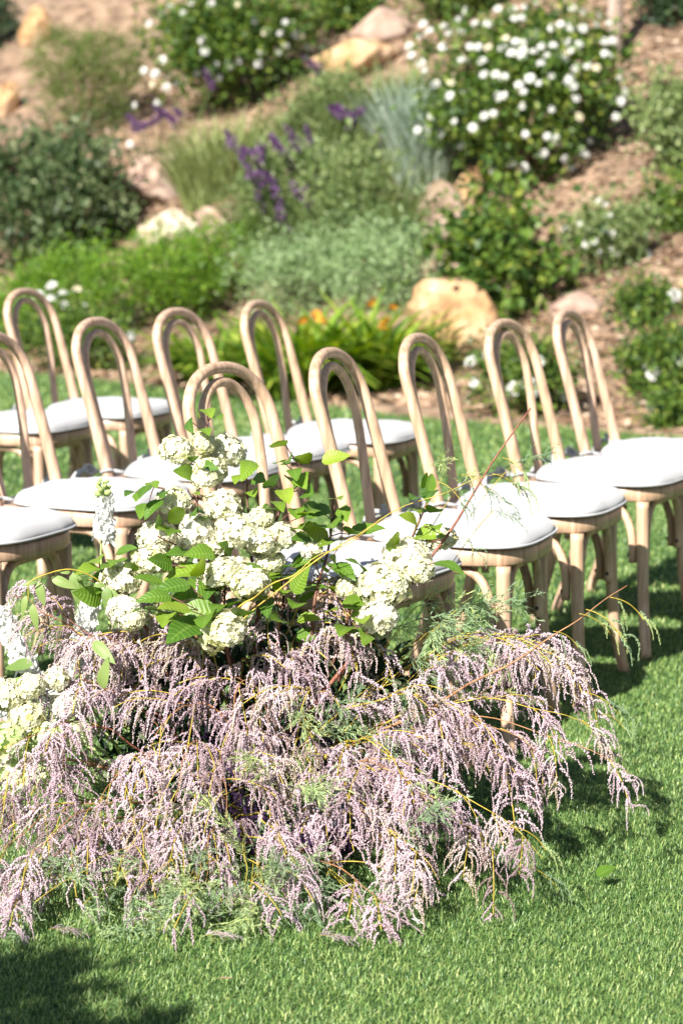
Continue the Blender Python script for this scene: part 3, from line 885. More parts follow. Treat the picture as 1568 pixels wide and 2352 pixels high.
def cushion_meshes(seed):
    n = 72
    o = Vector((seed * 5.3, 0, 0))
    prof = [(-.06, .4755), (-.012, .4755), (.000, .479), (.004, .484), (.0035, .489), (.001, .4945), (-.005, .5025), (-.016, .5105), (-.034, .5155), (-.06, .5185), (-.09, .5205), (-.13, .5215)]
    V, F = [], []
    for j, (g, z) in enumerate(prof):
        for k in range(n):
            x, y = outline(k, n, .204, -.152, .247, 3.5, g)
            v = Vector((x, y, z))
            if z > .482:
                ph = 2 * math.pi * k / n
                pk = noise.noise(Vector((math.cos(ph) * 2.6, math.sin(ph) * 2.6, seed * 2.0)))
                wr = noise.noise(v * 9 + o) * .006 + noise.noise(v * 22 + o) * .003
                corner = max(0, abs(math.sin(2 * ph)) - .6) / .4
                z2 = wr + pk * .003 - corner * .003 * noise.noise(v * 40 + o)
                v.z += z2
                v.x *= 1 + pk * .012; v.y *= 1 + pk * .010
            V.append(v)
    for i in range(len(prof) - 1):
        for k in range(n):
            F.append((i * n + k, i * n + (k + 1) % n, (i + 1) * n + (k + 1) % n, (i + 1) * n + k))
    F.append(tuple(range(n - 1, -1, -1)))
    c = len(V); V.append(Vector((0, .045, .522)))
    b = (len(prof) - 1) * n
    F += [(b + k, b + (k + 1) % n, c) for k in range(n)]
    mb = MB(); mb.add(V, F); pad = mb.mesh('pad')
    path = [Vector((*outline(k % n, n, .204, -.152, .247, 3.5, .0045), .4815)) for k in range(n + 1)]
    mb = MB(); mb.add(*tube(path, .0036, 6, False)); pipe = mb.mesh('piping')
    ties = []
    r = random.Random(seed)
    for s in (-1, 1):
        mb = MB()
        lx, ly = s * .168, -.1775
        ring = [Vector((lx + math.cos(a) * .0205, ly + math.sin(a) * .0205, .492 + .004 * math.sin(a * 2))) for a in [i * 2 * math.pi / 14 for i in range(15)]]
        mb.add(*tube(ring, .0042, 6, False))
        mb.add(*tube([(s * .150, -.132, .486), (s * .158, -.148, .490), (lx - s * .004, ly + .020, .492)], .005, 6))
        k0 = Vector((lx + s * .012, ly - .024, .492))
        for q in range(2):
            d1 = Vector((s * r.uniform(.01, .05), -r.uniform(.03, .06), r.uniform(-.005, .025)))
            e1 = k0 + d1 + Vector((s * r.uniform(-.01, .03), -r.uniform(.0, .03), -r.uniform(.05, .11)))
            mb.add(*tube(bez(k0, k0 + d1 * 1.3, e1, 7), [.004, .006, .0065, .007, .007, .0075, .007], 6))
        lp = [k0, k0 + Vector((s * .02, -.02, .018)), k0 + Vector((s * .045, -.018, .006)), k0 + Vector((s * .025, -.008, -.008)), k0]
        mb.add(*tube(spline(lp, 5), .005, 6))
        ties.append(mb.mesh('tie'))
    return pad, pipe, ties


CUSH = [cushion_meshes(s) for s in range(4)]


def cushion(x, y, rz, label, k):
    t = empty('seat_cushion', (x, y, 0), rz)
    # its own base sits on the seat frame
    tag(t, label, 'cushion', 'white seat cushions tied to the chairs')
    pad, pipe, ties = CUSH[k % 4]
    link('pad', pad, t, M['fabric'])
    link('piping', pipe, t, M['fabric'])
    for q in ties: link('tie', q, t, M['fabric'])
    return t


TAN, PINK = (1.12, .98, .87), (1.14, .99, .94)  # wood tints; the pink of the farther chairs is partly painted-in light
CHAIRS = [
    (-.016, 5.338, 29.0, 'nearest chair, white blossoms of the arrangement against its back, at the row end', TAN, 'white cushion half hidden behind the white and green flower heads'),
    (.248, 5.831, 19.0, 'second chair of the front row, its back rising just right of the tall leafy stems', TAN, 'white cushion seen over the cluster of blossoms at the arrangement right side'),
    (.473, 6.354, 20.4, 'middle chair of the front row, in front of the daylilies and orange boulder', TAN, 'white cushion of the middle front chair, crossed by the bare reddish twig'),
    (.732, 6.958, 25.6, 'fourth chair of the front row, white roses showing through its back', TAN, 'white cushion with a grey tie of the fourth front chair, at right'),
    (.968, 7.49, 22.1, 'farthest chair of the front row, rightmost in the picture against the bark mulch', PINK, 'farthest white cushion of the front row, cut by the right edge'),
    (-.925, 5.89, 22.0, 'chair at the left edge of which only seat and front legs show', PINK, 'nearest cushion at the left edge, in front of the white flower spire'),
    (-.679, 6.458, 22.1, 'second-row chair with its back cut by the left edge of the picture', PINK, 'white cushion behind the white flower spire at left'),
    (-.444, 7.054, 21.3, 'second-row chair whose cushion has a long white trailing tie', PINK, 'white cushion with a long trailing white tie, behind the topmost blossoms'),
    (-.249, 7.539, 24.1, 'second-row chair directly behind the hoop of the nearest chair', PINK, 'white cushion seen through the hoop of the nearest chair'),
    (-.002, 8.013, 20.2, 'farthest second-row chair, tan, backed by the daylily clump', TAN, 'farthest white cushion of the second row, left of the second front chair back'),
    (-.879, 8.821, 21.8, 'third-row chair at the far left with white roses behind its back', PINK, 'farthest white cushion at the left, on the third-row chair'),
    (-1.12, 8.33, 22.0, 'third-row chair at the left edge of which only seat and legs show', PINK, 'white cushion at the left edge in the third row, beside the farthest left one'),
]
for i, (x, y, th, lab, tint, cl) in enumerate(CHAIRS):
    t, rz = chair(x, y, th, 'pale oak ' + lab if len(lab.split()) < 15 else lab, tint)
    cushion(x, y, rz, cl, i)

# ------------------------------------------------------------------ the floral arrangement
ARR = empty('floral_arrangement', (-.13, 4.78, 0))
tag(ARR, 'big loose flower arrangement of white blossoms and drooping lilac tamarisk on the lawn', 'flower arrangement')
A0 = Vector(ARR.location)


def A(x, y, d): return at(x, y, d) - A0


# foam block in dark film, with a printed label
bm = bmesh.new(); bmesh.ops.create_cube(bm, size=1)
for v in bm.verts: v.co = Vector((v.co.x * .30, v.co.y * .20, v.co.z * .25 + .128))
bmesh.ops.bevel(bm, geom=bm.edges[:], offset=.012, segments=2, affect='EDGES')
me = bpy.data.meshes.new('foam_block'); bm.to_mesh(me); bm.free()
fb = link('foam_block', me, ARR, M['foam_wrap'])
me = np_mesh('label_strip', [(.04, -.1035, .07), (.14, -.1035, .07), (.14, -.1035, .19), (.04, -.1035, .19)], [(0, 1, 2, 3)])
link('label_strip', me, fb, M['label'])


# ---- viburnum
def head_mesh(seed, nf=150):
    r = np.random.default_rng(seed)
    V, F, T = [], [], []
    gold = math.pi * (3 - math.sqrt(5))
    for i in range(nf):
        zc = 1 - 1.72 * (i + .5) / nf
        a = i * gold + r.normal() * .15
        rr = math.sqrt(max(0, 1 - zc * zc))
        nrm = Vector((rr * math.cos(a), rr * math.sin(a), zc))
        nrm = (nrm + Vector(r.normal(size=3) * .26)).normalized()
        c = Vector((rr * math.cos(a), rr * math.sin(a), zc * .9)) * (.94 + r.normal() * .055)
        u = nrm.orthogonal().normalized(); v = nrm.cross(u)
        rot = r.uniform(0, 6.3); sz = .225 * r.uniform(.85, 1.15)
        tone = float(np.clip(r.beta(3, 2) , 0, 1))
        for k in range(5):
            b = rot + k * 2 * math.pi / 5
            d = u * math.cos(b) + v * math.sin(b); s = nrm.cross(d)
            cup = .25 + r.normal() * .12
            j = len(V)
            V += [c, c + d * sz * .55 + s * sz * .42 + nrm * sz * cup * .6, c + d * sz + s * sz * .22 + nrm * sz * cup * .4, c + d * sz - s * sz * .22 + nrm * sz * cup * .4, c + d * sz * .55 - s * sz * .42 + nrm * sz * cup * .6]
            F += [(j, j + 1, j + 2), (j, j + 2, j + 3), (j, j + 3, j + 4)]
            tt = float(np.clip(tone + r.normal() * .08, 0, 1))
            T += [max(0, tt - .3), tt, tt, tt, tt]
    for i in range(7):                       # pale heart of the ball
        for k in range(12):
            for (di, dk) in ((0, 0), (0, 1), (1, 1), (1, 0)):
                th_, ph_ = math.pi * (i + di) / 7 * .9, 2 * math.pi * (k + dk) / 12
                V.append(Vector((math.sin(th_) * math.cos(ph_), math.sin(th_) * math.sin(ph_), math.cos(th_) * .92)) * .74)
            j = len(V) - 4
            F += [(j, j + 3, j + 2), (j, j + 2, j + 1)]
            T += [.35] * 4
    return np_mesh('flower_head', [tuple(p) for p in V], F, T, smooth=False)


HEADS = [head_mesh(200 + s) for s in range(5)]
for me in HEADS: me.materials.append(M['vib_flower'])
GHEADS = [head_mesh(220 + s, 70) for s in range(2)]
for me in GHEADS: me.materials.append(M['green_flower'])
CORE = None


def leaf_mesh(seed, ratio=.62, serr=.04, rows=11, cup=.18, droop=.25, tip=1.0, pleat=.0035):
    """unit leaf along +Y, normal +Z, toothed edge, veins pressed in"""
    r = np.random.default_rng(seed)
    V, UV, F = [], [], []
    cols = (-1, -.5, 0, .5, 1)
    for i in range(rows):
        t = i / (rows - 1)
        wd = ratio * .5 * (math.sin(math.pi * min(1, t ** .75)) ** .8) * (1 - .15 * t) if 0 < t < 1 else 0.004
        for cx in cols:
            edge = 1 + (serr * (1 if i % 2 else -1) if abs(cx) == 1 else 0)
            x = cx * wd * edge
            yy = t - (.05 * abs(cx) * (1 - t))
            z = cup * abs(x) - droop * t * t + pleat * math.sin(i * math.pi) + .02 * math.sin(t * 9 + seed) * abs(cx)
            z += (pleat if i % 2 else -pleat) * abs(cx) * (1 - abs(cx) * .5)
            V.append((x, yy, z)); UV.append((cx * .5, t))
    nc = len(cols)
    for i in range(rows - 1):
        for k in range(nc - 1):
            F.append((i * nc + k, i * nc + k + 1, (i + 1) * nc + k + 1, (i + 1) * nc + k))
    return np_mesh('leaf', V, F, np.full(len(V), .3 + .4 * r.uniform()), True, UV)


LEAVES = [leaf_mesh(1, .62, .05, 11, .20, .12), leaf_mesh(2, .70, .05, 11, .25, .3), leaf_mesh(3, .58, .05, 11, .1, .45), leaf_mesh(4, .66, .05, 11, .35, .2)]
for me in LEAVES: me.materials.append(M['vib_leaf'])
PALE = [leaf_mesh(11, .42, 0, 9, .2, .25, pleat=0), leaf_mesh(12, .36, 0, 9, .1, .4, pleat=0)]
for me in PALE: me.materials.append(M['pale_leaf'])
CAMDIR = Vector((0, -1, .25))


def add_leaf(parent, base, direction, normal, size, meshes=LEAVES):
    d = Vector(direction).normalized()
    n_ = Vector(normal); n_ = (n_ - d * n_.dot(d)).normalized()
    s = d.cross(n_)
    m = Matrix((s, d, n_)).transposed().to_4x4()
    o = link('leaf', random.choice(meshes), parent)
    o.matrix_local = Matrix.Translation(Vector(base)) @ m @ Matrix.Scale(size, 4)
    return o


def rnd(s=1.0): return Vector((random.gauss(0, s), random.gauss(0, s), random.gauss(0, s)))


def near_depth(y):
    """arrangement depth for a picture height: the lower the nearer"""
    return float(np.interp(y, [900, 1250, 1450, 1700, 2000, 2150], [4.86, 4.80, 4.72, 4.60, 4.42, 4.30]))


def vib_branch(path, heads, leaves, doff=0.0, nfill=0, start=(600, 1700)):
    pts = [A(start[0] + random.uniform(-40, 40), start[1], 4.86)]
    pts += [A(x, y, near_depth(y) + doff + .05) for x, y in path]
    cur = spline(pts, 6)
    mb = MB(); mb.add(*tube(cur, [.0042 - .0026 * i / (len(cur) - 1) for i in range(len(cur))], 7))
    for (x, y, r_) in heads:
        c = A(x, y, near_depth(y) + doff + random.uniform(-.04, .04) - r_ * .0003)
        k = min(cur, key=lambda q: (q - c).length + (.0 if q.z < c.z else .05))
        mb.add(*tube(bez(k, (k + c) * .5 + Vector((0, 0, -.01)), c, 6), .0017, 5))
    lv = []
    for q in leaves:
        x, y = q[:2]; sz = (q[2] if len(q) > 2 else random.uniform(.05, .066)) * 1.08
        c = A(x, y, near_depth(y) + doff + random.uniform(-.10, 0))
        k = min(cur, key=lambda p: (p - c).length)
        out = (c - k); out.z *= .6
        if out.length < .01: out = rnd()
        d = (out.normalized() + rnd(.25) + Vector((0, -.15, .05))).normalized()
        base = c - d * sz * .5
        mb.add(*tube([k, (k + base) * .5 + Vector((0, 0, .004)), base], .0011, 4))
        lv.append((base, d, sz))
    br = link('viburnum_branch', mb.mesh('viburnum_branch'), ARR, M['dark_stem'])
    for (x, y, r_) in heads:
        dd = near_depth(y) + doff - r_ * .0003 + random.uniform(-.03, .03)
        o = link('flower_head', random.choice(HEADS), br, loc=A(x, y, dd))
        o.scale = [r_ / FD * dd * 1.02] * 3
        o.scale[2] *= .92
        o.rotation_euler = (random.uniform(-.3, .5), random.gauss(0, .3), random.uniform(0, 6.3))
    for base, d, sz in lv:
        add_leaf(br, base, d, Vector((-.1, -.45, .85)) + rnd(.35), sz)
    for i in range(nfill):
        t = random.uniform(.35, 1); k = cur[int(t * (len(cur) - 1))]
        d = rnd(); d.z = abs(d.z) * .5
        d.normalize()
        add_leaf(br, k + d * random.uniform(.01, .05), d, Vector((-.1, -.3, .9)) + rnd(.4), random.uniform(.042, .068))
    return br


vib_branch([(470, 1350), (452, 1180), (462, 1030), (482, 955)], [(408, 1037, 40), (522, 1036, 42), (482, 1078, 40), (468, 1018, 28), (470, 1100, 30)],
           [(455, 946, .035), (478, 942, .045), (500, 950, .04), (430, 972, .042), (470, 985, .045), (452, 992, .035), (425, 1085, .05), (472, 1068, .042), (445, 1050, .035), (447, 1130, .035), (470, 1135, .035)], 0.02)
vib_branch([(470, 1320), (440, 1210), (398, 1135), (345, 1115)], [(398, 1152, 40), (362, 1232, 44), (415, 1190, 30), (345, 1290, 42)],
           [(352, 1112, .045), (330, 1128, .045), (318, 1138, .045), (350, 1158, .05), (330, 1165, .055), (403, 1180, .06), (375, 1130, .04), (300, 1128, .04), (355, 1195, .05), (378, 1215, .04), (395, 1220, .05)], 0.0)
vib_branch([(600, 1310), (640, 1180), (690, 1090), (660, 1030)], [(600, 1190, 30), (638, 1235, 42)],
           [(635, 1020, .055), (690, 1050, .06), (660, 1055, .055), (675, 1075, .055), (668, 1100, .055), (640, 1060, .05), (620, 1105, .065), (690, 1100, .055), (705, 1130, .055), (655, 1135, .055), (640, 1150, .05), (680, 1175, .05), (620, 1165, .045), (700, 1170, .055)], -.02, 3)
vib_branch([(580, 1300), (570, 1180), (566, 1090)], [(545, 1225, 50), (600, 1248, 42)], [(572, 1066, .062), (545, 1087, .05), (595, 1100, .05), (560, 1060, .045), (580, 1130, .04)], 0.0)
vib_branch([(720, 1400), (752, 1270), (768, 1160)], [(800, 1352, 28), (715, 1265, 24)], [(757, 1200, .088), (722, 1222, .075), (775, 1143, .05), (738, 1168, .05), (750, 1240, .07), (700, 1235, .055), (790, 1180, .05), (815, 1215, .06), (775, 1255, .06), (720, 1165, .05), (690, 1205, .055), (735, 1290, .06), (790, 1300, .055)], -.03, 5, (680, 1700))
vib_branch([(840, 1430), (920, 1290), (965, 1190), (985, 1140)], [(935, 1285, 54), (882, 1345, 58), (868, 1418, 44), (1012, 1240, 34), (960, 1310, 36)],
           [(955, 1140, .05), (985, 1132, .05), (1000, 1165, .05), (962, 1172, .045), (940, 1190, .045), (1000, 1200, .05), (985, 1225, .06), (905, 1240, .055), (1030, 1290, .06), (830, 1290, .06), (815, 1380, .055), (830, 1420, .06), (845, 1455, .055), (980, 1165, .05)], -.05, 2, (700, 1700))
vib_branch([(340, 1450), (260, 1360), (228, 1300)], [(280, 1332, 44), (285, 1402, 40), (250, 1345, 30), (300, 1420, 34)],
           [(222, 1285, .06), (250, 1300, .06), (200, 1308, .055), (240, 1345, .06), (205, 1368, .065), (290, 1262, .045), (300, 1300, .05), (260, 1280, .05), (190, 1330, .05), (232, 1325, .055), (320, 1320, .055)], 0.0, 3, (480, 1700))
vib_branch([(520, 1480), (515, 1400), (520, 1320)], [(510, 1318, 44), (576, 1345, 44), (510, 1452, 54), (545, 1310, 36)],
           [(420, 1310, .07), (455, 1300, .065), (395, 1345, .065), (440, 1350, .07), (480, 1345, .06), (500, 1380, .07), (400, 1395, .07), (450, 1400, .08), (540, 1380, .06), (380, 1420, .065), (425, 1440, .09), (470, 1420, .07), (360, 1365, .06), (560, 1400, .06), (340, 1330, .055), (590, 1300, .05), (525, 1260, .05), (410, 1270, .055), (460, 1270, .06), (370, 1290, .06), (330, 1390, .055), (480, 1310, .06)], -.05, 10, (560, 1720))
vib_branch([(500, 1420), (480, 1290), (500, 1190)], [(450, 1225, 48), (512, 1164, 42), (425, 1262, 34), (490, 1255, 34)], [(470, 1185, .05), (440, 1170, .045), (520, 1215, .05), (500, 1275, .05)], .02, 3)
vib_branch([(640, 1480), (650, 1380), (640, 1290)], [(620, 1290, 34)], [(640, 1300, .06), (670, 1290, .06), (620, 1330, .06), (690, 1330, .06), (655, 1350, .065), (610, 1380, .06), (700, 1290, .055), (720, 1350, .06), (680, 1385, .06), (640, 1420, .06)], .03, 10, (640, 1720))
vib_branch([(780, 1480), (800, 1400), (790, 1320)], [], [(790, 1310, .055), (820, 1330, .06), (770, 1350, .06), (810, 1390, .06), (760, 1400, .06), (790, 1440, .06), (830, 1450, .06), (770, 1290, .05)], .02, 6, (700, 1720))

# pale green heads low on the left
mb = MB()
gh = [(12, 1600, 44), (62, 1650, 42), (15, 1705, 50), (78, 1725, 42), (25, 1790, 48), (110, 1690, 38), (150, 1620, 36), (70, 1580, 34), (180, 1690, 34), (90, 1790, 38), (130, 1560, 30)]
for x, y, r_ in gh:
    mb.add(*tube(bez(A(random.uniform(300, 520), 1880, 4.9), A(x + 120, y + 60, 4.85), A(x, y, 4.70), 8), .0022, 5))
br = link('hydrangea_branch', mb.mesh('hydrangea_branch'), ARR, M['bud'])
for x, y, r_ in gh:
    o = link('flower_head', random.choice(GHEADS if y > 1665 else HEADS), br, loc=A(x, y, 4.68 + random.uniform(-.04, .04))); o.scale = [r_ / FD * 4.62] * 3
    o.rotation_euler = (random.uniform(-.3, .5), random.gauss(0, .3), random.uniform(0, 6.3))
for i in range(16):
    add_leaf(br, A(random.uniform(20, 260), random.uniform(1480, 1800), 4.88), rnd() + Vector((0, -.3, .4)), Vector((-.1, -.5, .8)) + rnd(.3), random.uniform(.05, .075), PALE)

# ---- delphinium spires
def floret_mesh(seed):
    r = np.random.default_rng(seed)
    V, F, T = [], [], []
    for ring, (cnt, sz, tilt) in enumerate(((5, 1.0, .25), (4, .5, .9))):
        for k in range(cnt):
            a = k * 2 * math.pi / cnt + ring * .6 + r.normal() * .1
            o = Vector((math.cos(a), math.sin(a), 0)); s = Vector((-math.sin(a), math.cos(a), 0)); u = Vector((0, 0, 1))
            t2 = tilt + r.normal() * .2
            d = o * math.cos(t2) + u * math.sin(t2)
            j = len(V)
            V += [tuple(q) for q in (u * .02, d * sz * .5 + s * sz * .36 + u * .08, d * sz + s * sz * .2 - u * .06, d * sz * 1.06, d * sz - s * sz * .2 - u * .06, d * sz * .5 - s * sz * .36 + u * .08)]
            F += [(j, j + 1, j + 2), (j, j + 2, j + 3), (j, j + 3, j + 4), (j, j + 4, j + 5)]
            T += [float(r.uniform(.5, 1))] * 6
    return np_mesh('floret', V, F, T)


FLOR = [floret_mesh(300 + i) for i in range(3)]
for me in FLOR: me.materials.append(M['white_petal'])
mbb = MB(); mbb.add(*tube([(0, 0, 0), (0, 0, .25), (0, 0, .6), (0, 0, .9), (0, 0, 1)], [.12, .32, .36, .2, .05], 7)); BUD = mbb.mesh('bud'); BUD.materials.append(M['bud'])


def delphinium(path, d0, f_from, f_to, n, fsize, buds=0):
    """path from the bottom to the tip; florets between fractions f_from and f_to, buds above"""
    cur = spline([A(x, y, d0 + dd) for x, y, dd in path], 8)
    mb = MB(); mb.add(*tube(cur, [.0032 - .002 * i / (len(cur) - 1) for i in range(len(cur))], 6))
    st = link('delphinium_spire', mb.mesh('delphinium_spire'), ARR, M['bud'])
    def pt(t):
        i = t * (len(cur) - 1); k = min(int(i), len(cur) - 2)
        return cur[k].lerp(cur[k + 1], i - k), (cur[k + 1] - cur[k]).normalized()
    for i in range(n):
        t = f_from + (f_to - f_from) * i / n
        p, ax = pt(t)
        a = i * 2.4
        o = (Vector((math.cos(a), math.sin(a), 0)) + Vector((0, -.35, .15))).normalized()
        f = link('floret', random.choice(FLOR), st, loc=p + o * fsize * .55)
        f.rotation_mode = 'QUATERNION'; f.rotation_quaternion = (o + rnd(.15)).to_track_quat('Z', 'Y')
        f.scale = [fsize * random.uniform(.8, 1.15) * (1 - .25 * i / n)] * 3
    for i in range(buds):
        t = f_to + (1 - f_to) * (i + .5) / buds
        p, ax = pt(t)
        a = i * 2.4 + 1
        o = (Vector((math.cos(a), math.sin(a), .5))).normalized()
        f = link('bud', BUD, st, loc=p + o * .004)
        f.rotation_mode = 'QUATERNION'; f.rotation_quaternion = o.to_track_quat('Z', 'Y')
        f.scale = [.016 * (1.1 - .5 * i / buds)] * 3


delphinium([(300, 1700, .0), (250, 1420, 0), (232, 1290, 0), (238, 1180, 0), (236, 1105, 0)], 4.88, .62, .86, 15, .022, 12)
delphinium([(330, 1720, .05), (190, 1660, .05), (80, 1560, .05), (30, 1470, .05), (0, 1395, .05)], 4.9, .38, 1.0, 30, .024, 0)
delphinium([(330, 1740, .05), (200, 1600, .03), (185, 1500, .0), (200, 1420, .0), (205, 1380, 0)], 4.9, .3, 1.0, 26, .024, 0)
delphinium([(360, 1760, .05), (150, 1700, .05), (50, 1640, .05), (0, 1600, .05), (-40, 1550, .05)], 4.92, .35, 1.0, 24, .026, 0)

# pale oval-leaved sprig arching at the left
mb = MB(); cur = spline([A(330, 1520, 4.8), A(290, 1430, 4.78), (A(240, 1345, 4.75)), A(165, 1308, 4.72), A(90, 1325, 4.7), A(60, 1345, 4.7)], 6)
mb.add(*tube(cur, .0014, 5)); br = link('pale_leaf_sprig', mb.mesh('pale_leaf_sprig'), ARR, M['yellow_stem'])
for (x, y, dx, dz, s) in ((168, 1318, .1, -1, .062), (175, 1322, .3, -1, .058), (120, 1328, 1, -.35, .05), (88, 1340, .25, -1, .045), (245, 1350, .05, -1, .055), (255, 1355, .4, -1, .05), (85, 1335, -1, -.2, .03), (160, 1315, -.8, .2, .025), (240, 1345, -.7, .1, .025), (75, 1390, .1, -1, .05), (60, 1370, -.3, -1, .04)):
    add_leaf(br, A(x, y, 4.72), (dx, -.3, dz), (-.2, -.9, .4), s, PALE)
for (x, y, x1, y1) in ((215, 1475, 270, 1530), (235, 1580, 240, 1500)):
    a, b2 = A(x, y, 4.66), A(x1, y1, 4.62); add_leaf(br, a, b2 - a, (-.2, -.8, .5), (b2 - a).length * .8, PALE)

# ---- tamarisk
OCT = np.array([(1, 0, 0), (-1, 0, 0), (0, 1, 0), (0, -1, 0), (0, 0, 1), (0, 0, -1)], float)
OCF = np.array([(0, 2, 4), (2, 1, 4), (1, 3, 4), (3, 0, 4), (2, 0, 5), (1, 2, 5), (3, 1, 5), (0, 3, 5)])


def spray_mesh(seed, pitch, n_pl, length):
    """a twig along +X that droops, hung with bead-like plumes"""
    r = np.random.default_rng(seed)
    C, S, T = [], [], []
    tw = []
    p = np.zeros(3); ang = pitch
    steps = 14
    for i in range(steps):
        tw.append(p.copy())
        p = p + np.array((math.cos(ang), 0, math.sin(ang))) * length / steps
        ang -= .075 + .03 * r.normal()
    tw = np.array(tw)
    for k in range(n_pl):
        i = int(r.uniform(.12, .999) * steps)
        b = tw[i]
        side = r.choice((-1, 1)) * r.uniform(.2, 1)
        d = np.array((r.uniform(.1, .9), side, r.uniform(-.3, .35))); d /= np.linalg.norm(d)
        L = r.uniform(.022, .080)
        m = int(L / .00095); kp = r.uniform(.5, 1.9); gp = r.uniform(.45, 1.1); wob = r.normal(size=3) * .16; wp = r.uniform(0, 6)
        q = b.copy(); pt = np.clip(r.beta(1.3, 1.3), 0, 1)
        thick = r.uniform(.5, 1.35)
        for j in range(m):
            t = j / m
            g = np.array((.10, 0, -1.0))
            dd = d * (1 - t) ** kp + g * (.18 + gp * t) + wob * math.sin(t * 5 + wp); dd /= np.linalg.norm(dd)
            q = q + dd * .00095
            if t < .08: continue
            rad = .0015 * thick * (1 - .6 * t ** 2.5)
            C.append(q + r.normal(size=3) * rad * .75); S.append(.00172 * r.uniform(.8, 1.2) * (.75 + .25 * thick) * (1 - .4 * t))
            T.append(np.clip(pt + r.normal() * .07 + (.35 * (t - .6) if pt > .5 else 0), 0, 1))
    C, S, T = np.array(C), np.array(S), np.array(T)
    n = len(C)
    rot = r.normal(size=(n, 1, 3)) * .0
    V = C[:, None] + OCT[None] * S[:, None, None] * r.uniform(.7, 1.3, (n, 6, 1)) + rot
    F = (np.arange(n) * 6)[:, None, None] + OCF[None]
    V = V.reshape(-1, 3); F = F.reshape(-1, 3); T = np.repeat(T, 6)
    # the twig itself, as thin tube
    tv, tf = tube([Vector(q) for q in tw], .0009, 4)
    b = len(V)
    tri = []
    for f in tf:
        for k in range(1, len(f) - 1): tri.append((f[0] + b, f[k] + b, f[k + 1] + b))
    V = np.concatenate([V, np.array([tuple(q) for q in tv])]); F = np.concatenate([F, np.array(tri)]); T = np.concatenate([T, np.full(len(tv), 1.0)])
    me = np_mesh('blossom_spray', V, F, T, True)
    me.materials.append(M['plume']); me.materials.append(M['yellow_stem'])
    mi = np.zeros(len(F), np.int32); mi[len(F) - len(tri):] = 1
    me.polygons.foreach_set('material_index', mi)
    return me


SPR = {}
for ci, pit in enumerate((.5, .1, -.4, -.9)):
    SPR[ci] = [spray_mesh(400 + ci * 10 + k, pit, (24, 13, 20, 9)[k], (.10, .13, .115, .12)[k]) for k in range(4)]


def needle_mesh(seed, pitch, length=.12, n_tw=22, gravity=.5):
    r = np.random.default_rng(seed)
    P, D, L = [], [], []
    p = np.zeros(3); ang = pitch
    tw = []
    for i in range(16):
        tw.append(p.copy()); p = p + np.array((math.cos(ang), 0, math.sin(ang))) * length / 16; ang -= .05
    tw = np.array(tw)
    segs = []
    for k in range(n_tw):
        i = int(r.uniform(.08, .99) * 16)
        d = np.array((r.uniform(.4, 1), r.normal() * .7, r.normal() * .5)); d /= np.linalg.norm(d)
        q = tw[i].copy(); LL = r.uniform(.02, .055)
        for j in range(7):
            d2 = d + np.array((.05, 0, -gravity)) * (j / 7); d2 /= np.linalg.norm(d2)
            q2 = q + d2 * LL / 7
            segs.append((q, q2))
            for s in range(2):
                e = d2 + r.normal(size=3) * .45; e /= np.linalg.norm(e)
                segs.append((q2, q2 + e * r.uniform(.005, .012)))
            q = q2
    for i in range(15): segs.append((tw[i], tw[i + 1]))
    A_ = np.array([s[0] for s in segs]); B_ = np.array([s[1] for s in segs])
    n = len(segs); d = unit(B_ - A_); s = unit(np.cross(d, unit(r.normal(size=(n, 3))))) * .00075
    V = np.stack([A_ - s, A_ + s, B_ + s * .6, B_ - s * .6], 1).reshape(-1, 3)
    F = np.arange(n * 4).reshape(-1, 4)
    me = np_mesh('needle_spray', V, F, np.repeat(r.beta(2, 2, n), 4))
    me.materials.append(M['needle'])
    return me


NDL = [needle_mesh(500 + k, p, .12) for k, p in enumerate((.6, .3, 0, -.3, -.6, .1))]


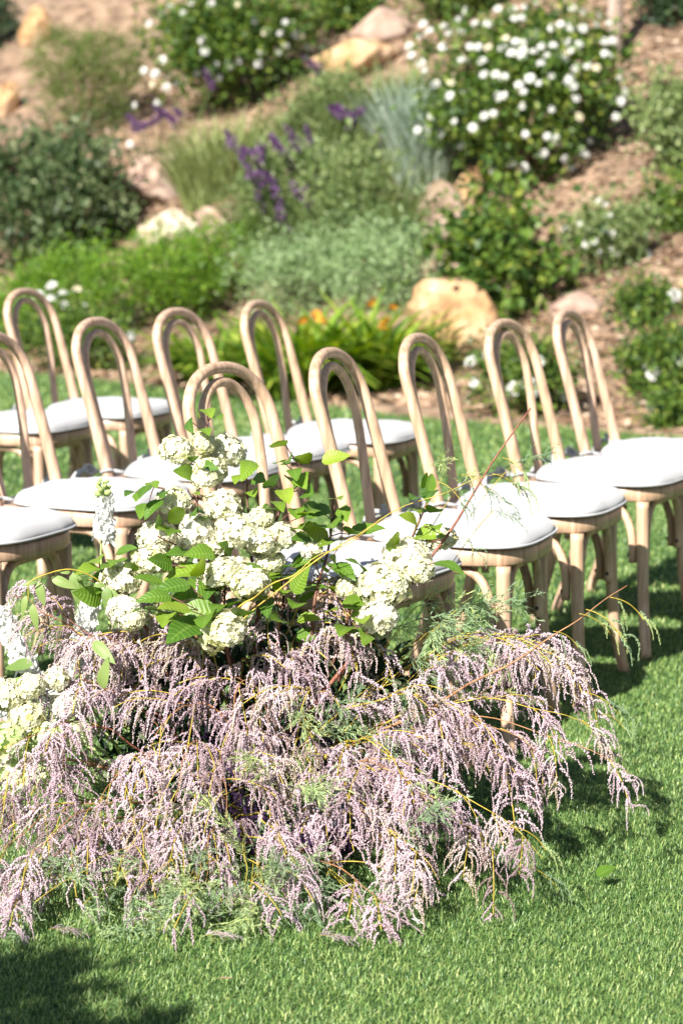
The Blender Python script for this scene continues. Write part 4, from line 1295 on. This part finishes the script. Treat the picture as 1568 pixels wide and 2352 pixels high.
def tam_branch(p0, p1, p2, d0, d1, d2, nspray, t0=.25, stem='orange_stem', needles=0, rad=.0023, label=None, side_len=.05, size=1.0):
    p0 = (p0[0] + random.uniform(-70, 70), p0[1] + random.uniform(-40, 40))
    cur = bez(A(*p0, d0 + random.uniform(-.08, .06)), A(*p1, d1), A(*p2, d2), 26)
    for i, q in enumerate(cur):
        q += Vector((math.sin(i * .7 + p2[0]), math.cos(i * .5 + p2[1]), math.sin(i * .9))) * .0035
        if q.z < .012: q.z = .012
    mb = MB(); mb.add(*tube(cur, [rad * (1 - .78 * i / 25) for i in range(26)], 6))
    sp = []
    for i in range(nspray):
        t = t0 + (1 - t0) * (i + random.uniform(.1, .9)) / nspray
        k = min(24, int(t * 25))
        tan = (cur[k + 1] - cur[k]).normalized()
        hd = math.atan2(tan.y, tan.x)
        yaw = hd + random.choice((-1, 1)) * random.uniform(.1, 1.1)
        pit = math.asin(max(-1, min(1, tan.z))) + random.uniform(-.25, .3)
        off = Vector((math.cos(yaw), math.sin(yaw), .2)) * random.uniform(0, side_len) * (1.1 - t)
        b = cur[k] + off
        if off.length > .01: mb.add(*tube([cur[k], (cur[k] + b) * .5 + Vector((0, 0, .004)), b], .0009, 4))
        sp.append((b, yaw, pit))
    br = link('tamarisk_branch', mb.mesh('tamarisk_branch'), ARR, M[stem])
    for b, yaw, pit in sp:
        ci = min(range(4), key=lambda c: abs((.5, .1, -.4, -.9)[c] - pit))
        if b.z < .09: ci = min(ci, 1)
        o = link('blossom_spray', random.choice(SPR[ci]), br, loc=b)
        o.rotation_euler = (random.gauss(0, .12), random.gauss(0, .12), yaw)
        o.scale = [random.uniform(.95, 1.3) * size] * 3
    for i in range(needles):
        t = random.uniform(.1, 1)
        k = min(24, int(t * 25)); tan = (cur[k + 1] - cur[k]).normalized()
        o = link('needle_spray', random.choice(NDL), br, loc=cur[k])
        o.rotation_euler = (random.gauss(0, .3), random.gauss(0, .3), math.atan2(tan.y, tan.x) + random.gauss(0, .6))
        o.scale = [random.uniform(.7, 1.2)] * 3
    return br


TB = [  # start, control, end, sprays, stem, needles
    ((640, 1800), (1000, 1500), (1470, 1790), 5, 'orange_stem', 1), ((700, 1780), (1050, 1480), (1380, 1690), 6, 'yellow_stem', 1),
    ((700, 1760), (1130, 1270), (1360, 1590), 10, 'yellow_stem', 1), ((760, 1740), (1120, 1290), (1290, 1560), 10, 'yellow_stem', 2),
    ((720, 1740), (1020, 1350), (1200, 1500), 8, 'yellow_stem', 2), ((660, 1800), (980, 1520), (1250, 1740), 10, 'orange_stem', 2),
    ((640, 1830), (960, 1560), (1200, 1800), 10, 'yellow_stem', 2), ((620, 1850), (950, 1660), (1250, 1970), 6, 'yellow_stem', 3),
    ((640, 1880), (950, 1740), (1150, 1970), 6, 'yellow_stem', 4), ((600, 1900), (850, 1780), (1010, 2030), 8, 'yellow_stem', 3),
    ((600, 1950), (750, 1930), (900, 2100), 5, 'orange_stem', 3), ((620, 1850), (800, 1640), (1000, 1860), 9, 'orange_stem', 2),
    ((640, 1700), (720, 1150), (800, 1430), 10, 'yellow_stem', 0), ((640, 1700), (690, 1190), (600, 1450), 9, 'orange_stem', 0),
    ((620, 1720), (700, 1300), (850, 1490), 8, 'yellow_stem', 0), ((600, 1720), (660, 1300), (720, 1570), 9, 'orange_stem', 0),
    ((520, 1750), (400, 1230), (290, 1530), 11, 'orange_stem', 0), ((500, 1750), (350, 1270), (330, 1600), 11, 'orange_stem', 0),
    ((520, 1780), (430, 1280), (460, 1620), 11, 'yellow_stem', 0), ((480, 1750), (240, 1290), (170, 1560), 9, 'orange_stem', 0),
    ((480, 1780), (200, 1440), (60, 1640), 9, 'orange_stem', 0), ((400, 1750), (150, 1400), (30, 1370), 5, 'red_stem', 0),
    ((380, 1720), (230, 1450), (120, 1400), 5, 'red_stem', 0), ((450, 1800), (200, 1560), (0, 1740), 10, 'red_stem', 1),
    ((430, 1850), (150, 1640), (-40, 1880), 10, 'orange_stem', 1), ((450, 1880), (200, 1760), (20, 2030), 9, 'orange_stem', 2),
    ((480, 1900), (250, 1800), (110, 2060), 9, 'orange_stem', 2), ((500, 1920), (350, 1770), (260, 2040), 9, 'yellow_stem', 3),
    ((520, 1920), (420, 1750), (390, 1990), 8, 'yellow_stem', 3), ((540, 1900), (300, 1580), (220, 1880), 11, 'orange_stem', 1),
    ((550, 1880), (450, 1560), (400, 1840), 11, 'orange_stem', 1), ((560, 1860), (560, 1540), (620, 1830), 8, 'yellow_stem', 2),
    ((430, 1880), (120, 1760), (-30, 2010), 8, 'orange_stem', 1), ((440, 1850), (100, 1640), (-40, 1840), 8, 'orange_stem', 1), ((420, 1900), (180, 1860), (30, 2080), 7, 'red_stem', 2),
    ((560, 1900), (490, 1800), (470, 2050), 7, 'orange_stem', 2), ((600, 1900), (630, 1810), (650, 2040), 7, 'yellow_stem', 2), ((560, 1900), (560, 1840), (565, 2060), 6, 'yellow_stem', 2),
    ((560, 1720), (520, 1340), (610, 1650), 9, 'orange_stem', 1), ((620, 1720), (560, 1420), (520, 1710), 9, 'orange_stem', 1), ((640, 1740), (740, 1430), (670, 1730), 9, 'yellow_stem', 2), ((560, 1740), (420, 1500), (330, 1760), 8, 'orange_stem', 1),
    ((640, 1780), (820, 1600), (930, 1790), 9, 'yellow_stem', 1), ((620, 1820), (760, 1690), (870, 1930), 8, 'orange_stem', 1), ((640, 1760), (900, 1480), (1080, 1660), 9, 'yellow_stem', 0),
    ((560, 1850), (500, 1600), (520, 1880), 10, 'orange_stem', 1), ((600, 1850), (680, 1600), (760, 1870), 9, 'yellow_stem', 2),
]
for i, (a, b, c, ns, st, nd) in enumerate(TB):
    dj = random.uniform(-.05, .05)
    ns = round(ns * (.95 if c[0] > 850 else .72)); nd = nd // 2
    tam_branch(a, b, c, 4.82, near_depth(b[1]) + dj, near_depth(c[1]) + dj + (.06 if c[1] < 1700 else 0), ns, .28, st, nd)
# long bare shoots
tam_branch((570, 1800), (870, 1500), (1215, 935), 4.8, 4.75, 4.7, 0, stem='red_stem', rad=.0058, needles=0)
tam_branch((800, 1690), (1250, 1500), (1436, 1342), 4.7, 4.6, 4.6, 0, stem='orange_stem', rad=.0028)
tam_branch((560, 1450), (840, 1150), (1170, 1085), 4.7, 4.66, 4.66, 0, stem='yellow_stem', rad=.0018)
tam_branch((560, 1420), (640, 1330), (905, 1185), 4.62, 4.6, 4.62, 0, stem='yellow_stem', rad=.0018)
TEND = [spray_mesh(450 + k, -.2, 5, .09) for k in range(3)]
for me in TEND: me.materials[0] = M['needle']
for (x, y, d_, yaw) in ((1330, 1410, 4.6, .3), (1345, 1400, 4.6, -.3), (1400, 1372, 4.6, .1), (1270, 1450, 4.6, .2), (1060, 1090, 4.66, .2), (1000, 1105, 4.66, -.4), (1130, 1088, 4.66, .3), (1340, 1590, 4.6, .2), (1380, 1640, 4.58, .1), (1200, 1990, 4.4, .3), (1170, 1900, 4.44, .2), (1110, 1120, 4.72, .6), (1150, 1050, 4.72, -.5), (1040, 1230, 4.74, .4)):
    o = link('tendril', random.choice(TEND), ARR, loc=A(x, y, d_)); o.rotation_euler = (0, 0, yaw); o.scale = [random.uniform(.7, 1.1)] * 3
# sparse greens
def greens(x0, x1, y0, y1, n, dj, size=1.0):
    mb = MB(); pts = []
    base = A(620, 1820, 4.84)
    for i in range(n):
        x, y = random.uniform(x0, x1), random.uniform(y0, y1)
        q = A(x, y, near_depth(y) + dj + random.uniform(-.05, .1)); q.z = max(q.z, .03)
        pts.append(q)
        b1 = q.lerp(base, min(.6, .14 / max(.01, (q - base).length))) + rnd(.02)
        mb.add(*tube(bez(b1, (b1 + q) * .5 + Vector((0, 0, .012)), q, 7), .0008, 4))
    br = tag(link('feathery_branch', mb.mesh('feathery_branch'), ARR, M['yellow_stem']), kind='stuff')
    for q in pts:
        o = link('needle_spray', random.choice(NDL), br, loc=q)
        o.rotation_euler = (random.gauss(0, .3), random.gauss(0, .35), math.atan2(q.y, q.x) + random.gauss(0, .7))
        o.scale = [random.uniform(.8, 1.3) * size] * 3


greens(830, 1080, 1390, 1640, 14, .05)
greens(40, 900, 1980, 2090, 22, 0)
greens(330, 720, 1960, 2080, 14, .04)
greens(640, 860, 1600, 1760, 9, .1)
greens(350, 640, 1750, 1950, 10, .1)
greens(1000, 1180, 1060, 1230, 4, -.05, .6)

# leafy infill round the foam hides the lawn; dark tone stands for inner shade
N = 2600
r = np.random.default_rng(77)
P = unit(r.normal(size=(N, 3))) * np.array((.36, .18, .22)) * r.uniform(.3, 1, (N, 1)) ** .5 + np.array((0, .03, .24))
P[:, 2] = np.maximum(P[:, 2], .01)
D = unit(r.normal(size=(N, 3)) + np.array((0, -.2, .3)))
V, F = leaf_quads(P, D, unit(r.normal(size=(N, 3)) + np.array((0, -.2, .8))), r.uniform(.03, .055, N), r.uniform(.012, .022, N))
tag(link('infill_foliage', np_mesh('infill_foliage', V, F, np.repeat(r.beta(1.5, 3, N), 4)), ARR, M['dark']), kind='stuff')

# ------------------------------------------------------------------ small things on the lawn
def ground(x, y):
    r_ = ray(x, y); return CAMP + r_ * (-(CAM_H - .03) / r_.z)


bm = bmesh.new()
me = leaf_mesh(41, .95, 0, 9, .15, .1, pleat=0)
o = link('fallen_leaf', me, None, M['vib_leaf'], ground(1372, 2012)); o.scale = (.04,) * 3; o.rotation_euler = (.5, .2, -1.2); bm.free()
tag(o, 'small round green leaf lying alone on the turf at right', 'leaf')
o = link('fallen_petal', FLOR[0], None, None, ground(958, 2118)); o.scale = (.013,) * 3; o.rotation_euler = (.4, .3, 1)
tag(o, 'small white petal lying on the turf below the arrangement', 'petal')
me = leaf_mesh(43, .3, 0, 9, .15, .1, pleat=0)
o = link('fallen_leaf', me, None, M['chips'], ground(505, 2248)); o.scale = (.022,) * 3; o.rotation_euler = (.1, .1, -1.5)
tag(o, 'tiny brown leaf scrap on the turf in the foreground', 'leaf')
for (x, y, yaw, lab) in ((110, 2135, .2, 'fallen lilac sprig on the turf at lower left'), (470, 2150, .6, 'fallen lilac sprig on the turf below the green needles'), (730, 2150, .1, 'fallen lilac sprig lying near the tip of the lowest branch')):
    o = link('fallen_sprig', SPR[1][0], None, None, ground(x, y)); o.scale = (.6, .6, .2); o.rotation_euler = (0, 0, yaw)
    tag(o, lab, 'sprig')

# invented tree out of view, added to cast the lower-left shade on the lawn
root = empty('added_shade_tree', (-1.72, 1.80, 0)); tag(root, 'leafy tree added out of view at left to shade the near lawn', 'tree')
mb = MB(); mb.add(*tube([(0, 0, -.02), (.01, .01, .6), (-.01, 0, 1.1), (.02, .02, 1.7)], [.024, .02, .016, .008], 9))
link('trunk', mb.mesh('trunk'), root, M['twig'])
link('crown', crown_mesh('crown', [(.05, .05, 1.5, .26, .24, .22), (.25, .1, 1.30, .17, .17, .14), (-.15, 0, 1.25, .2, .2, .17), (.12, .1, 1.55, .17, .17, .14), (.34, -.1, 1.5, .12, .12, .1)], 3200, .06, 141, .6, .05), root, M['rose'])
